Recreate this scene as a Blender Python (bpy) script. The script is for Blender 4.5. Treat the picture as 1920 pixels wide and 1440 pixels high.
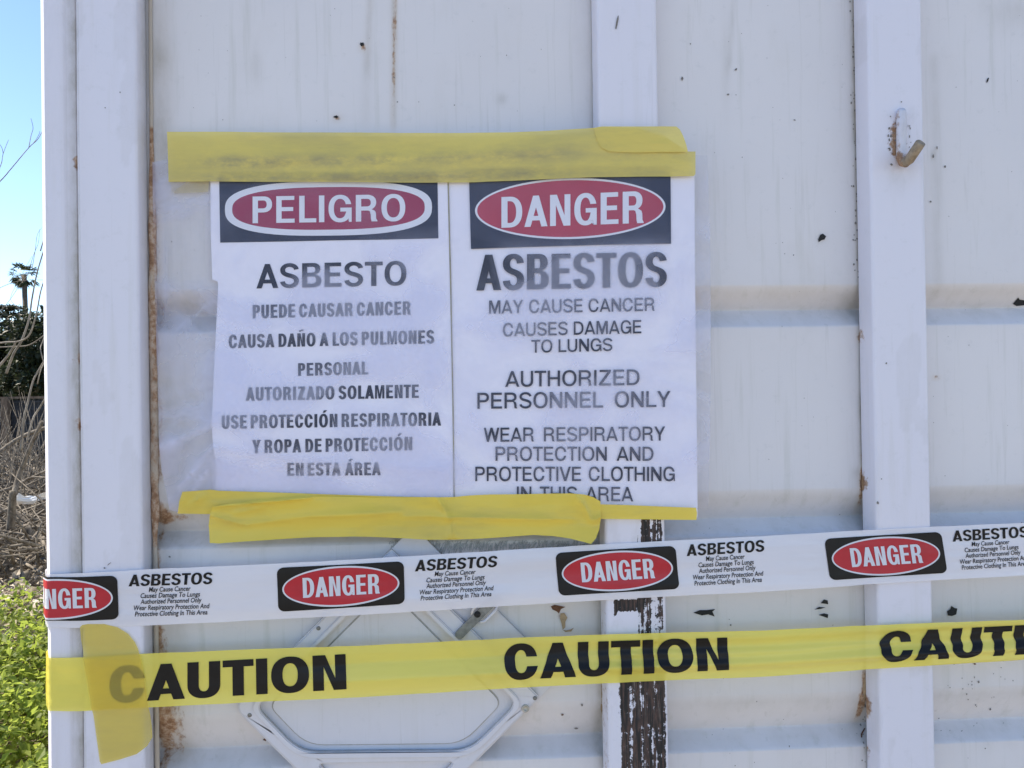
import bpy, bmesh, math, random
import numpy as np
from mathutils import Vector, Matrix
from mathutils.geometry import tessellate_polygon

for _o in list(bpy.data.objects):
    bpy.data.objects.remove(_o)
SC = bpy.context.scene
COL = SC.collection

# ------------------------------------------------------------------ camera
F, CX, CY = 1500.0, 881.0, 720.0          # focal length and principal point in photo pixels (1920 x 1440)
YAW, PITCH, ROLL = math.radians(2.9), math.radians(0.39), math.radians(0.84)
CAM = Vector((0.0, -1.125, 1.5))
_f = Vector((math.sin(YAW) * math.cos(PITCH), math.cos(YAW) * math.cos(PITCH), math.sin(PITCH)))
_r = _f.cross(Vector((0, 0, 1))).normalized()
_u = _r.cross(_f)
FWD = _f
RIGHT = (_r * math.cos(ROLL) - _u * math.sin(ROLL)).normalized()
UPV = (_u * math.cos(ROLL) + _r * math.sin(ROLL)).normalized()
cam_data = bpy.data.cameras.new("camera")
cam = bpy.data.objects.new("camera", cam_data)
COL.objects.link(cam)
cam.matrix_world = Matrix(((RIGHT.x, UPV.x, -FWD.x, CAM.x), (RIGHT.y, UPV.y, -FWD.y, CAM.y),
                           (RIGHT.z, UPV.z, -FWD.z, CAM.z), (0, 0, 0, 1)))
cam_data.sensor_width = 36.0
cam_data.lens = 36.0 * F / 1920.0
cam_data.shift_x = (960.0 - CX) / 1920.0
cam_data.clip_start = 0.02
cam_data.clip_end = 3000.0
SC.camera = cam

# ------------------------------------------------------------------ light
SUN_EL, SUN_AZ = math.radians(54), math.radians(-77)   # azimuth from +Y, negative = towards -X
world = bpy.data.worlds.new("World")
SC.world = world
world.use_nodes = True
wn = world.node_tree
bg = wn.nodes["Background"]
sky = wn.nodes.new("ShaderNodeTexSky")
sky.sky_type = 'NISHITA'
sky.sun_disc = False
sky.sun_elevation = SUN_EL
sky.sun_rotation = SUN_AZ
sky.air_density = 1.0
sky.altitude = 1800
sky.dust_density = 0.1
sky.ozone_density = 1.8
wn.links.new(sky.outputs[0], bg.inputs[0])
bg.inputs[1].default_value = 0.12
sun_data = bpy.data.lights.new("sun", 'SUN')
sun_data.energy = 4.4
sun_data.angle = math.radians(0.5)
sun_data.color = (1.0, 0.90, 0.75)
sun = bpy.data.objects.new("sun", sun_data)
COL.objects.link(sun)
SUNV = Vector((math.sin(SUN_AZ) * math.cos(SUN_EL), math.cos(SUN_AZ) * math.cos(SUN_EL), math.sin(SUN_EL)))
sun.rotation_euler = SUNV.to_track_quat('Z', 'Y').to_euler()
SC.view_settings.view_transform = 'Standard'
SC.view_settings.look = 'None'
SC.view_settings.gamma = 1.0
SC.view_settings.use_curve_mapping = False
SC.view_settings.exposure = 1.20
SC.render.engine = 'CYCLES'
SC.cycles.use_denoising = True
SC.cycles.transparent_max_bounces = 24
SC.cycles.max_bounces = 10

rng = np.random.default_rng(7)
random.seed(7)


# ------------------------------------------------------------------ geometry helpers
def UP(px, py, Y):
    """Point of the plane y = Y seen at photo pixel (px, py)."""
    d = FWD + RIGHT * ((px - CX) / F) + UPV * ((CY - py) / F)
    return CAM + d * ((Y - CAM.y) / d.y)


def US(px, py, surf):
    Y = -0.02
    for _ in range(4):
        p = UP(px, py, Y)
        Y = surf(p.x, p.z)
    p = UP(px, py, Y)
    return Vector((p.x, surf(p.x, p.z), p.z))


def mk(name, verts, faces, mat=None, parent=None, smooth=False, slots=None):
    me = bpy.data.meshes.new(name)
    me.from_pydata([tuple(v) for v in verts], [], faces)
    me.update()
    if mat is not None:
        for m in (mat if isinstance(mat, (list, tuple)) else [mat]):
            me.materials.append(m)
    if slots is not None:
        me.polygons.foreach_set("material_index", slots)
    if smooth:
        me.polygons.foreach_set("use_smooth", [True] * len(me.polygons))
    o = bpy.data.objects.new(name, me)
    COL.objects.link(o)
    if parent is not None:
        o.parent = parent
        o.matrix_parent_inverse = parent.matrix_world.inverted() if parent.type != 'EMPTY' else Matrix.Translation(-parent.location)
    return o


def from_bm(name, bm, mat=None, parent=None, smooth=False):
    me = bpy.data.meshes.new(name)
    bm.to_mesh(me)
    bm.free()
    for m in (mat if isinstance(mat, (list, tuple)) else [mat]):
        if m is not None:
            me.materials.append(m)
    if smooth:
        me.polygons.foreach_set("use_smooth", [True] * len(me.polygons))
    o = bpy.data.objects.new(name, me)
    COL.objects.link(o)
    if parent is not None:
        o.parent = parent
        o.matrix_parent_inverse = parent.matrix_world.inverted() if parent.type != 'EMPTY' else Matrix.Translation(-parent.location)
    return o


def thing(name, label, cat, loc=(0, 0, 0), group=None):
    o = bpy.data.objects.new(name, None)
    COL.objects.link(o)
    o.location = loc
    o.empty_display_size = 0.05
    return tag(o, label, cat, group)


def tag(o, label, cat, group=None):
    o["label"] = label
    o["category"] = cat
    if group:
        o["group"] = group
    return o


def setattr_f(o, name, vals):
    a = o.data.attributes.new(name, 'FLOAT', 'POINT')
    a.data.foreach_set("value", np.asarray(vals, dtype=np.float32))


def add_box(bm, x0, x1, y0, y1, z0, z1):
    vs = [bm.verts.new(p) for p in ((x0, y0, z0), (x1, y0, z0), (x1, y1, z0), (x0, y1, z0),
                                    (x0, y0, z1), (x1, y0, z1), (x1, y1, z1), (x0, y1, z1))]
    for f in ((0, 3, 2, 1), (4, 5, 6, 7), (0, 1, 5, 4), (1, 2, 6, 5), (2, 3, 7, 6), (3, 0, 4, 7)):
        bm.faces.new([vs[i] for i in f])


def tube(bm, pts, radii, seg=8, cap=True):
    pts = [Vector(p) for p in pts]
    rings = []
    n = len(pts)
    ref = None
    for i, p in enumerate(pts):
        t = (pts[min(i + 1, n - 1)] - pts[max(i - 1, 0)])
        if t.length < 1e-9:
            t = Vector((0, 0, 1))
        t.normalize()
        if ref is None:
            ref = Vector((0, 0, 1)) if abs(t.z) < 0.9 else Vector((1, 0, 0))
        a = t.cross(ref)
        if a.length < 1e-6:
            a = t.cross(Vector((0, 1, 0)))
        a.normalize()
        b = a.cross(t)
        ref = b
        r = radii[i] if hasattr(radii, '__len__') else radii
        rings.append([bm.verts.new(p + a * (r * math.cos(k * 2 * math.pi / seg)) + b * (r * math.sin(k * 2 * math.pi / seg)))
                      for k in range(seg)])
    for i in range(n - 1):
        for k in range(seg):
            bm.faces.new((rings[i][k], rings[i][(k + 1) % seg], rings[i + 1][(k + 1) % seg], rings[i + 1][k]))
    if cap:
        bm.faces.new(rings[0][::-1])
        bm.faces.new(rings[-1])


def hash2(ix, iy, s):
    v = np.sin(ix * 127.1 + iy * 311.7 + s * 74.7) * 43758.5453
    return v - np.floor(v)


def vnoise(x, y, s=0):
    x = np.asarray(x, float)
    y = np.asarray(y, float)
    ix, iy = np.floor(x), np.floor(y)
    fx, fy = x - ix, y - iy
    fx, fy = fx * fx * (3 - 2 * fx), fy * fy * (3 - 2 * fy)
    a, b = hash2(ix, iy, s), hash2(ix + 1, iy, s)
    c, d = hash2(ix, iy + 1, s), hash2(ix + 1, iy + 1, s)
    return (a * (1 - fx) + b * fx) * (1 - fy) + (c * (1 - fx) + d * fx) * fy


def fnoise(x, y, s=0, oct=3):
    t, a, n = 0, 0.5, 0
    for k in range(oct):
        t = t + a * vnoise(np.asarray(x) * 2 ** k, np.asarray(y) * 2 ** k, s + k * 13)
        n += a
        a *= 0.5
    return t / n


def smooth01(t):
    t = np.clip(t, 0, 1)
    return t * t * (3 - 2 * t)


# ------------------------------------------------------------------ materials
class NT:
    def __init__(self, name):
        self.m = bpy.data.materials.new(name)
        self.m.use_nodes = True
        self.t = self.m.node_tree
        self.t.nodes.clear()
        self.out = self.n('ShaderNodeOutputMaterial')

    def n(self, typ, **kw):
        nd = self.t.nodes.new(typ)
        for k, v in kw.items():
            setattr(nd, k, v)
        return nd

    def l(self, a, b):
        self.t.links.new(a, b)

    def val(self, sock, v):
        if hasattr(v, 'is_output') or isinstance(v, bpy.types.NodeSocket):
            self.l(v, sock)
        else:
            sock.default_value = v

    def coords(self, scale=(1, 1, 1)):
        tc = self.n('ShaderNodeTexCoord')
        mp = self.n('ShaderNodeMapping')
        mp.inputs['Scale'].default_value = scale
        self.l(tc.outputs['Object'], mp.inputs['Vector'])
        return mp.outputs[0]

    def noise(self, scale, detail=4, rough=0.55, vec=None, stretch=None, dist=0.0):
        nd = self.n('ShaderNodeTexNoise')
        nd.inputs['Scale'].default_value = scale
        nd.inputs['Detail'].default_value = detail
        nd.inputs['Roughness'].default_value = rough
        nd.inputs['Distortion'].default_value = dist
        self.l(vec if vec is not None else self.coords(stretch or (1, 1, 1)), nd.inputs['Vector'])
        return nd.outputs['Fac']

    def math(self, op, a, b=0.0, c=0.0, clamp=False):
        nd = self.n('ShaderNodeMath', operation=op)
        nd.use_clamp = clamp
        for i, v in enumerate((a, b, c)):
            self.val(nd.inputs[i], v)
        return nd.outputs[0]

    def ramp(self, fac, stops, interp='LINEAR'):
        nd = self.n('ShaderNodeValToRGB')
        cr = nd.color_ramp
        cr.interpolation = interp
        while len(cr.elements) > 1:
            cr.elements.remove(cr.elements[-1])
        for i, (p, c) in enumerate(stops):
            e = cr.elements[0] if i == 0 else cr.elements.new(p)
            e.position = p
            e.color = tuple(c) + (1,) if hasattr(c, '__len__') else (c, c, c, 1)
        self.l(fac, nd.inputs[0])
        return nd.outputs[0]

    def step(self, x, lo, hi):
        nd = self.n('ShaderNodeMapRange')
        nd.inputs[1].default_value = lo
        nd.inputs[2].default_value = hi
        nd.clamp = True
        self.l(x, nd.inputs[0])
        return nd.outputs[0]

    def mix(self, fac, a, b):
        nd = self.n('ShaderNodeMix', data_type='RGBA')
        self.val(nd.inputs[0], fac)
        for i, v in ((6, a), (7, b)):
            if isinstance(v, bpy.types.NodeSocket):
                self.l(v, nd.inputs[i])
            else:
                nd.inputs[i].default_value = tuple(v) + (1,)
        return nd.outputs[2]

    def attr(self, name):
        nd = self.n('ShaderNodeAttribute')
        nd.attribute_name = name
        return nd.outputs['Fac']

    def bsdf(self, color, rough=0.5, spec=0.5, metal=0.0, bump=None, bstr=0.2, bdist=0.001, **kw):
        p = self.n('ShaderNodeBsdfPrincipled')
        if isinstance(color, bpy.types.NodeSocket):
            self.l(color, p.inputs['Base Color'])
        else:
            p.inputs['Base Color'].default_value = tuple(color) + (1,)
        self.val(p.inputs['Roughness'], rough)
        p.inputs['Specular IOR Level'].default_value = spec
        p.inputs['Metallic'].default_value = metal
        if bump is not None:
            b = self.n('ShaderNodeBump')
            b.inputs['Strength'].default_value = bstr
            b.inputs['Distance'].default_value = bdist
            self.l(bump, b.inputs['Height'])
            self.l(b.outputs[0], p.inputs['Normal'])
        return p.outputs[0]

    def mixs(self, fac, a, b):
        nd = self.n('ShaderNodeMixShader')
        self.val(nd.inputs[0], fac)
        self.l(a, nd.inputs[1])
        self.l(b, nd.inputs[2])
        return nd.outputs[0]

    def done(self, sh):
        self.l(sh, self.out.inputs[0])
        return self.m


def mat_paint(name, base=(0.785, 0.752, 0.752), streak=0.75, bumpy=1.0):
    t = NT(name)
    big = t.noise(2.2, 3, 0.5)
    col = t.mix(t.step(big, 0.35, 0.7), base, tuple(c * 0.93 for c in base))
    st = t.noise(9, 5, 0.6, stretch=(6, 6, 0.35))
    st = t.math('MULTIPLY', t.step(st, 0.55, 0.85), streak)
    col = t.mix(st, col, (0.56, 0.55, 0.50))
    gr = t.noise(55, 6, 0.7)
    col = t.mix(t.math('MULTIPLY', t.step(gr, 0.58, 0.82), 0.35), col, (0.50, 0.50, 0.49))
    sc = t.noise(1.0, 4, 0.65, stretch=(95, 95, 3.0), dist=0.4)
    col = t.mix(t.math('MULTIPLY', t.step(sc, 0.62, 0.74), 0.28), col, (0.47, 0.45, 0.41))
    chalk = t.noise(6.5, 5, 0.65, stretch=(1.6, 1.6, 0.8))
    col = t.mix(t.math('MULTIPLY', t.step(chalk, 0.54, 0.74), 0.22), col, (0.60, 0.565, 0.51))
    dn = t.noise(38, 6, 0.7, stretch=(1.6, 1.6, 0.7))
    d = t.math('ADD', t.attr('dirt_shade'), t.math('MULTIPLY', t.math('SUBTRACT', dn, 0.5), t.math('MULTIPLY', t.attr('dirt_shade'), 2.2)), clamp=True)
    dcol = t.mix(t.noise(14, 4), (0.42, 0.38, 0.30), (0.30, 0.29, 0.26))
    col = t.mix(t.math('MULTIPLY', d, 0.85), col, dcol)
    rn = t.noise(70, 8, 0.72, stretch=(1.3, 1.3, 0.6))
    r0 = t.math('ADD', t.attr('rust'), t.math('MULTIPLY', t.math('SUBTRACT', rn, 0.5), 1.5))
    rm = t.math('MULTIPLY', t.step(r0, 0.36, 0.62), t.step(t.attr('rust'), 0.02, 0.12))
    rcol = t.ramp(t.noise(120, 6, 0.7), [(0.25, (0.15, 0.085, 0.055)), (0.45, (0.34, 0.19, 0.105)), (0.56, (0.50, 0.35, 0.24)), (0.75, (0.64, 0.56, 0.48))])
    soft = t.math('MULTIPLY', t.step(t.attr('rust'), 0.0, 0.6), 0.35)
    col = t.mix(soft, col, (0.60, 0.47, 0.33))
    col = t.mix(rm, col, rcol)
    bmp = t.math('ADD', t.math('MULTIPLY', t.noise(5.0, 2, 0.5), 6.0 * bumpy), t.math('ADD', t.math('MULTIPLY', t.noise(240, 4), 0.12), t.math('MULTIPLY', rm, 0.5)))
    rough = t.math('ADD', 0.46, t.math('MULTIPLY', rm, 0.4))
    return t.done(t.bsdf(col, rough, 0.35, bump=bmp, bstr=0.35, bdist=0.0016))


def mat_post(name):
    t = NT(name)
    base = (0.785, 0.76, 0.82)
    gr = t.noise(60, 6, 0.7)
    col = t.mix(t.math('MULTIPLY', t.step(gr, 0.56, 0.85), 0.28), base, (0.50, 0.50, 0.48))
    st = t.noise(8, 5, 0.6, stretch=(7, 7, 0.5))
    col = t.mix(t.math('MULTIPLY', t.step(st, 0.55, 0.85), 0.35), col, (0.58, 0.56, 0.50))
    sc = t.noise(1.0, 4, 0.65, stretch=(85, 85, 3.0), dist=0.5)
    col = t.mix(t.math('MULTIPLY', t.step(sc, 0.63, 0.75), 0.22), col, (0.45, 0.44, 0.42))
    dn = t.noise(45, 6, 0.7, stretch=(1.6, 1.6, 0.7))
    d = t.math('ADD', t.attr('dirt_shade'), t.math('MULTIPLY', t.math('SUBTRACT', dn, 0.5), t.math('MULTIPLY', t.attr('dirt_shade'), 2.4)), clamp=True)
    col = t.mix(t.math('MULTIPLY', d, 0.85), col, (0.36, 0.33, 0.27))
    rn = t.noise(80, 8, 0.72)
    r0 = t.math('ADD', t.attr('rust'), t.math('MULTIPLY', t.math('SUBTRACT', rn, 0.5), 1.5))
    rm = t.math('MULTIPLY', t.step(r0, 0.38, 0.6), t.step(t.attr('rust'), 0.02, 0.12))
    rcol = t.ramp(t.noise(130, 6, 0.7), [(0.25, (0.13, 0.07, 0.045)), (0.5, (0.34, 0.19, 0.10)), (0.75, (0.62, 0.5, 0.38))])
    col = t.mix(rm, col, rcol)
    # paint worn off in long vertical scrapes, with a dark scalloped crust left behind
    s1 = t.noise(1.0, 3, 0.6, stretch=(210, 210, 9))
    s2 = t.noise(150, 5, 0.65, stretch=(1, 1, 0.75))
    s3 = t.noise(420, 3, 0.6)
    pk = t.math('ADD', t.attr('peel'), t.math('ADD', t.math('MULTIPLY', t.math('SUBTRACT', s1, 0.5), 1.25), t.math('ADD', t.math('MULTIPLY', t.math('SUBTRACT', s2, 0.5), 1.15), t.math('MULTIPLY', t.math('SUBTRACT', s3, 0.5), 0.35))))
    pm = t.math('MULTIPLY', t.step(pk, 0.50, 0.56), t.step(t.attr('peel'), 0.02, 0.1))
    pcol = t.ramp(t.noise(1.0, 4, 0.6, stretch=(300, 300, 16)), [(0.30, (0.020, 0.018, 0.017)), (0.48, (0.035, 0.030, 0.028)), (0.53, (0.13, 0.075, 0.058)), (0.60, (0.05, 0.040, 0.036)), (0.72, (0.25, 0.20, 0.17))])
    pcol = t.mix(t.math('MULTIPLY', t.step(s2, 0.45, 0.7), 0.6), pcol, (0.028, 0.026, 0.025))
    col = t.mix(pm, col, pcol)
    bmp = t.math('ADD', t.math('MULTIPLY', t.noise(7.0, 2, 0.5), 3.0), t.math('ADD', t.math('MULTIPLY', t.noise(240, 4), 0.10), t.math('MULTIPLY', pm, t.math('MULTIPLY', s2, 3.0))))
    rough = t.math('ADD', 0.42, t.math('MULTIPLY', pm, 0.35))
    return t.done(t.bsdf(col, rough, 0.4, bump=bmp, bstr=0.4, bdist=0.0016))


def mat_simple(name, col, rough=0.5, spec=0.4, var=0.15, scale=60, bstr=0.0, metal=0.0):
    t = NT(name)
    nz = t.noise(scale, 5, 0.65)
    c = t.mix(t.step(nz, 0.35, 0.75), col, tuple(x * (1 - var) for x in col))
    return t.done(t.bsdf(c, rough, spec, metal, bump=nz if bstr else None, bstr=bstr, bdist=0.001))


def mat_tape(name, col, clear, rough=0.32, dirt_shade=0.35, spec=0.4, trans=0.35, dark=(0.30, 0.28, 0.14)):
    """Thin plastic tape: scatters, lets some light and some of the view through, a little shiny."""
    t = NT(name)
    nz = t.noise(16, 5, 0.65, stretch=(0.35, 1, 1.4))
    sp = t.noise(300, 4, 0.7)
    c = t.mix(t.math('MULTIPLY', t.step(nz, 0.46, 0.74), dirt_shade), col, dark)
    c = t.mix(t.math('MULTIPLY', t.step(sp, 0.66, 0.76), 0.5 * dirt_shade), c, tuple(x * 0.3 for x in dark))
    sm = t.math('MULTIPLY', t.attr('smear'), t.step(t.noise(70, 6, 0.7, stretch=(0.5, 1, 1)), 0.30, 0.62), clamp=True)
    c = t.mix(sm, c, dark)
    cr = t.math('ADD', t.math('MULTIPLY', t.noise(11, 3, 0.5, stretch=(0.30, 1, 2.4)), 4.0), t.math('MULTIPLY', t.noise(90, 4, 0.6, stretch=(0.5, 1, 1)), 0.35))
    p = t.bsdf(c, rough, spec, bump=cr, bstr=0.45, bdist=0.0018)
    tl = t.n('ShaderNodeBsdfTranslucent')
    t.l(c, tl.inputs[0])
    a = t.mixs(trans, p, tl.outputs[0])
    tr = t.n('ShaderNodeBsdfTransparent')
    tr.inputs[0].default_value = tuple(min(1.0, 0.42 + 0.75 * x) for x in col) + (1,)
    return t.done(t.mixs(clear, a, tr.outputs[0]))


def mat_film():
    t = NT('milky_plastic_film')
    n1 = t.noise(7.5, 3, 0.5, stretch=(1, 1, 1.3), dist=0.6)
    n2 = t.noise(26, 3, 0.5, stretch=(1, 1, 1.0))
    hz = t.math('ADD', t.math('MULTIPLY', t.step(n1, 0.42, 0.58), 0.34), t.math('MULTIPLY', t.step(n2, 0.45, 0.75), 0.10))
    hz = t.math('ADD', t.math('ADD', t.math('MULTIPLY', hz, t.attr('loose')), 0.060), t.math('MULTIPLY', t.attr('fold'), 0.75), clamp=True)
    wr = t.math('MULTIPLY', t.noise(9, 2, 0.45, dist=0.5), 3.0)
    p = t.bsdf((0.78, 0.78, 0.97), 0.22, 0.5, bump=wr, bstr=0.35, bdist=0.002)
    tl = t.n('ShaderNodeBsdfTranslucent')
    tl.inputs[0].default_value = (0.78, 0.80, 0.90, 1)
    a = t.mixs(0.25, p, tl.outputs[0])
    tr = t.n('ShaderNodeBsdfTransparent')
    tr.inputs[0].default_value = (0.972, 0.972, 0.978, 1)
    return t.done(t.mixs(hz, tr.outputs[0], a))


def mat_leaf(name, c1, c2, trans=0.4, scale=3.0):
    t = NT(name)
    nz = t.noise(scale, 3, 0.6)
    c = t.mix(t.step(nz, 0.38, 0.64), c1, c2)
    p = t.bsdf(c, 0.5, 0.35)
    tl = t.n('ShaderNodeBsdfTranslucent')
    t.l(t.mix(0.5, c, tuple(min(1, x * 1.7) for x in c2)), tl.inputs[0])
    return t.done(t.mixs(trans, p, tl.outputs[0]))


def mat_bark(name, c1, c2, scale=30):
    t = NT(name)
    nz = t.noise(scale, 6, 0.7, stretch=(1, 1, 0.4))
    c = t.mix(t.step(nz, 0.35, 0.68), c1, c2)
    return t.done(t.bsdf(c, 0.8, 0.2, bump=nz, bstr=0.6, bdist=0.01))


def mat_ground():
    t = NT('leaf_litter_soil')
    a = t.noise(1.3, 6, 0.65)
    b = t.noise(22, 8, 0.75)
    c = t.ramp(b, [(0.3, (0.06, 0.045, 0.03)), (0.48, (0.17, 0.13, 0.09)), (0.6, (0.30, 0.25, 0.18)), (0.74, (0.48, 0.43, 0.35))])
    c = t.mix(t.math('MULTIPLY', t.step(a, 0.45, 0.7), 0.5), c, (0.15, 0.14, 0.07))
    tc = t.n('ShaderNodeTexCoord')
    sx = t.n('ShaderNodeSeparateXYZ')
    t.l(tc.outputs['Object'], sx.inputs[0])
    edge = t.math('ADD', sx.outputs[1], t.math('MULTIPLY', t.math('SUBTRACT', a, 0.5), 1.5))
    yard = t.step(edge, 0.4, -0.4)
    c = t.mix(yard, c, t.mix(b, (0.25, 0.215, 0.17), (0.36, 0.315, 0.25)))
    return t.done(t.bsdf(c, 0.9, 0.15, bump=b, bstr=0.9, bdist=0.03))


M = {}
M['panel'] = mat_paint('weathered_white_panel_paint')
M['post'] = mat_post('white_post_paint')
M['body'] = mat_paint('white_side_paint', (0.80, 0.79, 0.74), 0.3, 0.3)
M['plate'] = mat_paint('placard_plate_paint', (0.76, 0.74, 0.78), 0.2, 0.4)
M['sealant'] = mat_paint('rusty_sealant', (0.55, 0.47, 0.38), 0.2, 2.0)
M['steel'] = mat_simple('dull_grey_steel', (0.30, 0.31, 0.31), 0.45, 0.5, 0.6, 120, 0.3, 0.4)
M['rivet'] = mat_simple('weathered_rivet', (0.27, 0.26, 0.24), 0.5, 0.5, 0.5, 300, 0.2, 0.3)
M['hook'] = mat_simple('stained_cream_hook', (0.62, 0.56, 0.46), 0.55, 0.3, 0.45, 130, 0.3)
M['rusthook'] = mat_simple('rusty_hook_tip', (0.40, 0.32, 0.23), 0.7, 0.2, 0.5, 160, 0.5)
M['chip'] = mat_simple('black_bare_chip', (0.035, 0.035, 0.035), 0.7, 0.2, 0.4, 300)
M['speck'] = mat_simple('grey_brown_speck', (0.27, 0.25, 0.23), 0.8, 0.1, 0.5, 300)
M['glue'] = mat_simple('grey_glue_fibre', (0.55, 0.56, 0.56), 0.7, 0.2, 0.4, 200)
M['brown'] = mat_simple('brown_rust_scab', (0.20, 0.10, 0.06), 0.8, 0.1, 0.6, 260, 0.4)
M['tan'] = mat_simple('tan_bare_filler', (0.50, 0.36, 0.22), 0.8, 0.1, 0.35, 200, 0.3)
M['paper'] = mat_simple('white_sign_plastic', (0.93, 0.90, 0.985), 0.4, 0.4, 0.05, 12)
M['edge'] = mat_simple('olive_gap_shade', (0.38, 0.35, 0.24), 0.6, 0.2, 0.3, 60)
M['ink'] = mat_simple('black_sign_ink', (0.016, 0.024, 0.058), 0.4, 0.4, 0.3, 40)
M['textink'] = mat_simple('faded_text_ink', (0.026, 0.032, 0.055), 0.45, 0.3, 0.4, 25)
M['red'] = mat_simple('sign_red_ink', (0.50, 0.045, 0.085), 0.4, 0.4, 0.15, 20)
M['redes'] = mat_simple('faded_sign_red_ink', (0.38, 0.040, 0.10), 0.4, 0.4, 0.15, 20)
M['white'] = mat_simple('white_sign_ink', (0.84, 0.84, 0.90), 0.4, 0.4, 0.06, 30)
M['tapered'] = mat_simple('tape_red_ink', (0.52, 0.018, 0.035), 0.32, 0.45, 0.15, 30)
M['tapeblack'] = mat_simple('tape_black_ink', (0.016, 0.015, 0.015), 0.36, 0.22, 0.3, 60, 0.0)
M['tapewhite'] = mat_simple('tape_white_ink', (0.72, 0.72, 0.76), 0.35, 0.4, 0.08, 60)
M['yellow'] = mat_tape('yellow_sticky_tape', (0.86, 0.70, 0.18), 0.20, 0.30, 0.45, 0.35, 0.05, (0.40, 0.35, 0.19))
M['yellowdeep'] = mat_tape('deep_yellow_sticky_tape', (0.90, 0.68, 0.10), 0.12, 0.30, 0.40, 0.35, 0.05, (0.46, 0.38, 0.14))
M['yellowpatch'] = mat_tape('yellow_sticky_tape_thin', (0.84, 0.66, 0.14), 0.54, 0.45, 0.30, 0.3, 0.12, (0.42, 0.36, 0.18))
M['yellowpale'] = mat_tape('faded_yellow_tape', (0.72, 0.62, 0.36), 0.5, 0.45, 0.3, 0.3, 0.12)
M['caution'] = mat_tape('yellow_barrier_film', (1.0, 0.85, 0.15), 0.30, 0.20, 0.12, 0.5, 0.05, (0.5, 0.46, 0.14))
M['danger'] = mat_tape('white_barrier_film', (0.88, 0.86, 0.90), 0.18, 0.24, 0.12, 0.45, 0.06, (0.55, 0.56, 0.60))
M['film'] = mat_film()

# ------------------------------------------------------------------ lettering: own bold grotesque outlines
# every glyph is drawn in a box one cap height tall; S / T are the stem and bar weights, k the width factor


def arc(cx, cy, rx, ry, a0, a1, n=12, p=2.25):
    out = []
    for i in range(n + 1):
        a = math.radians(a0 + (a1 - a0) * i / n)
        c, s = math.cos(a), math.sin(a)
        out.append((cx + rx * math.copysign(abs(c) ** (2 / p), c), cy + ry * math.copysign(abs(s) ** (2 / p), s)))
    return out


def ang_at(ry, dy, p=2.25):
    return math.degrees(math.asin(min(1, (dy / ry)) ** (p / 2)))


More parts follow.
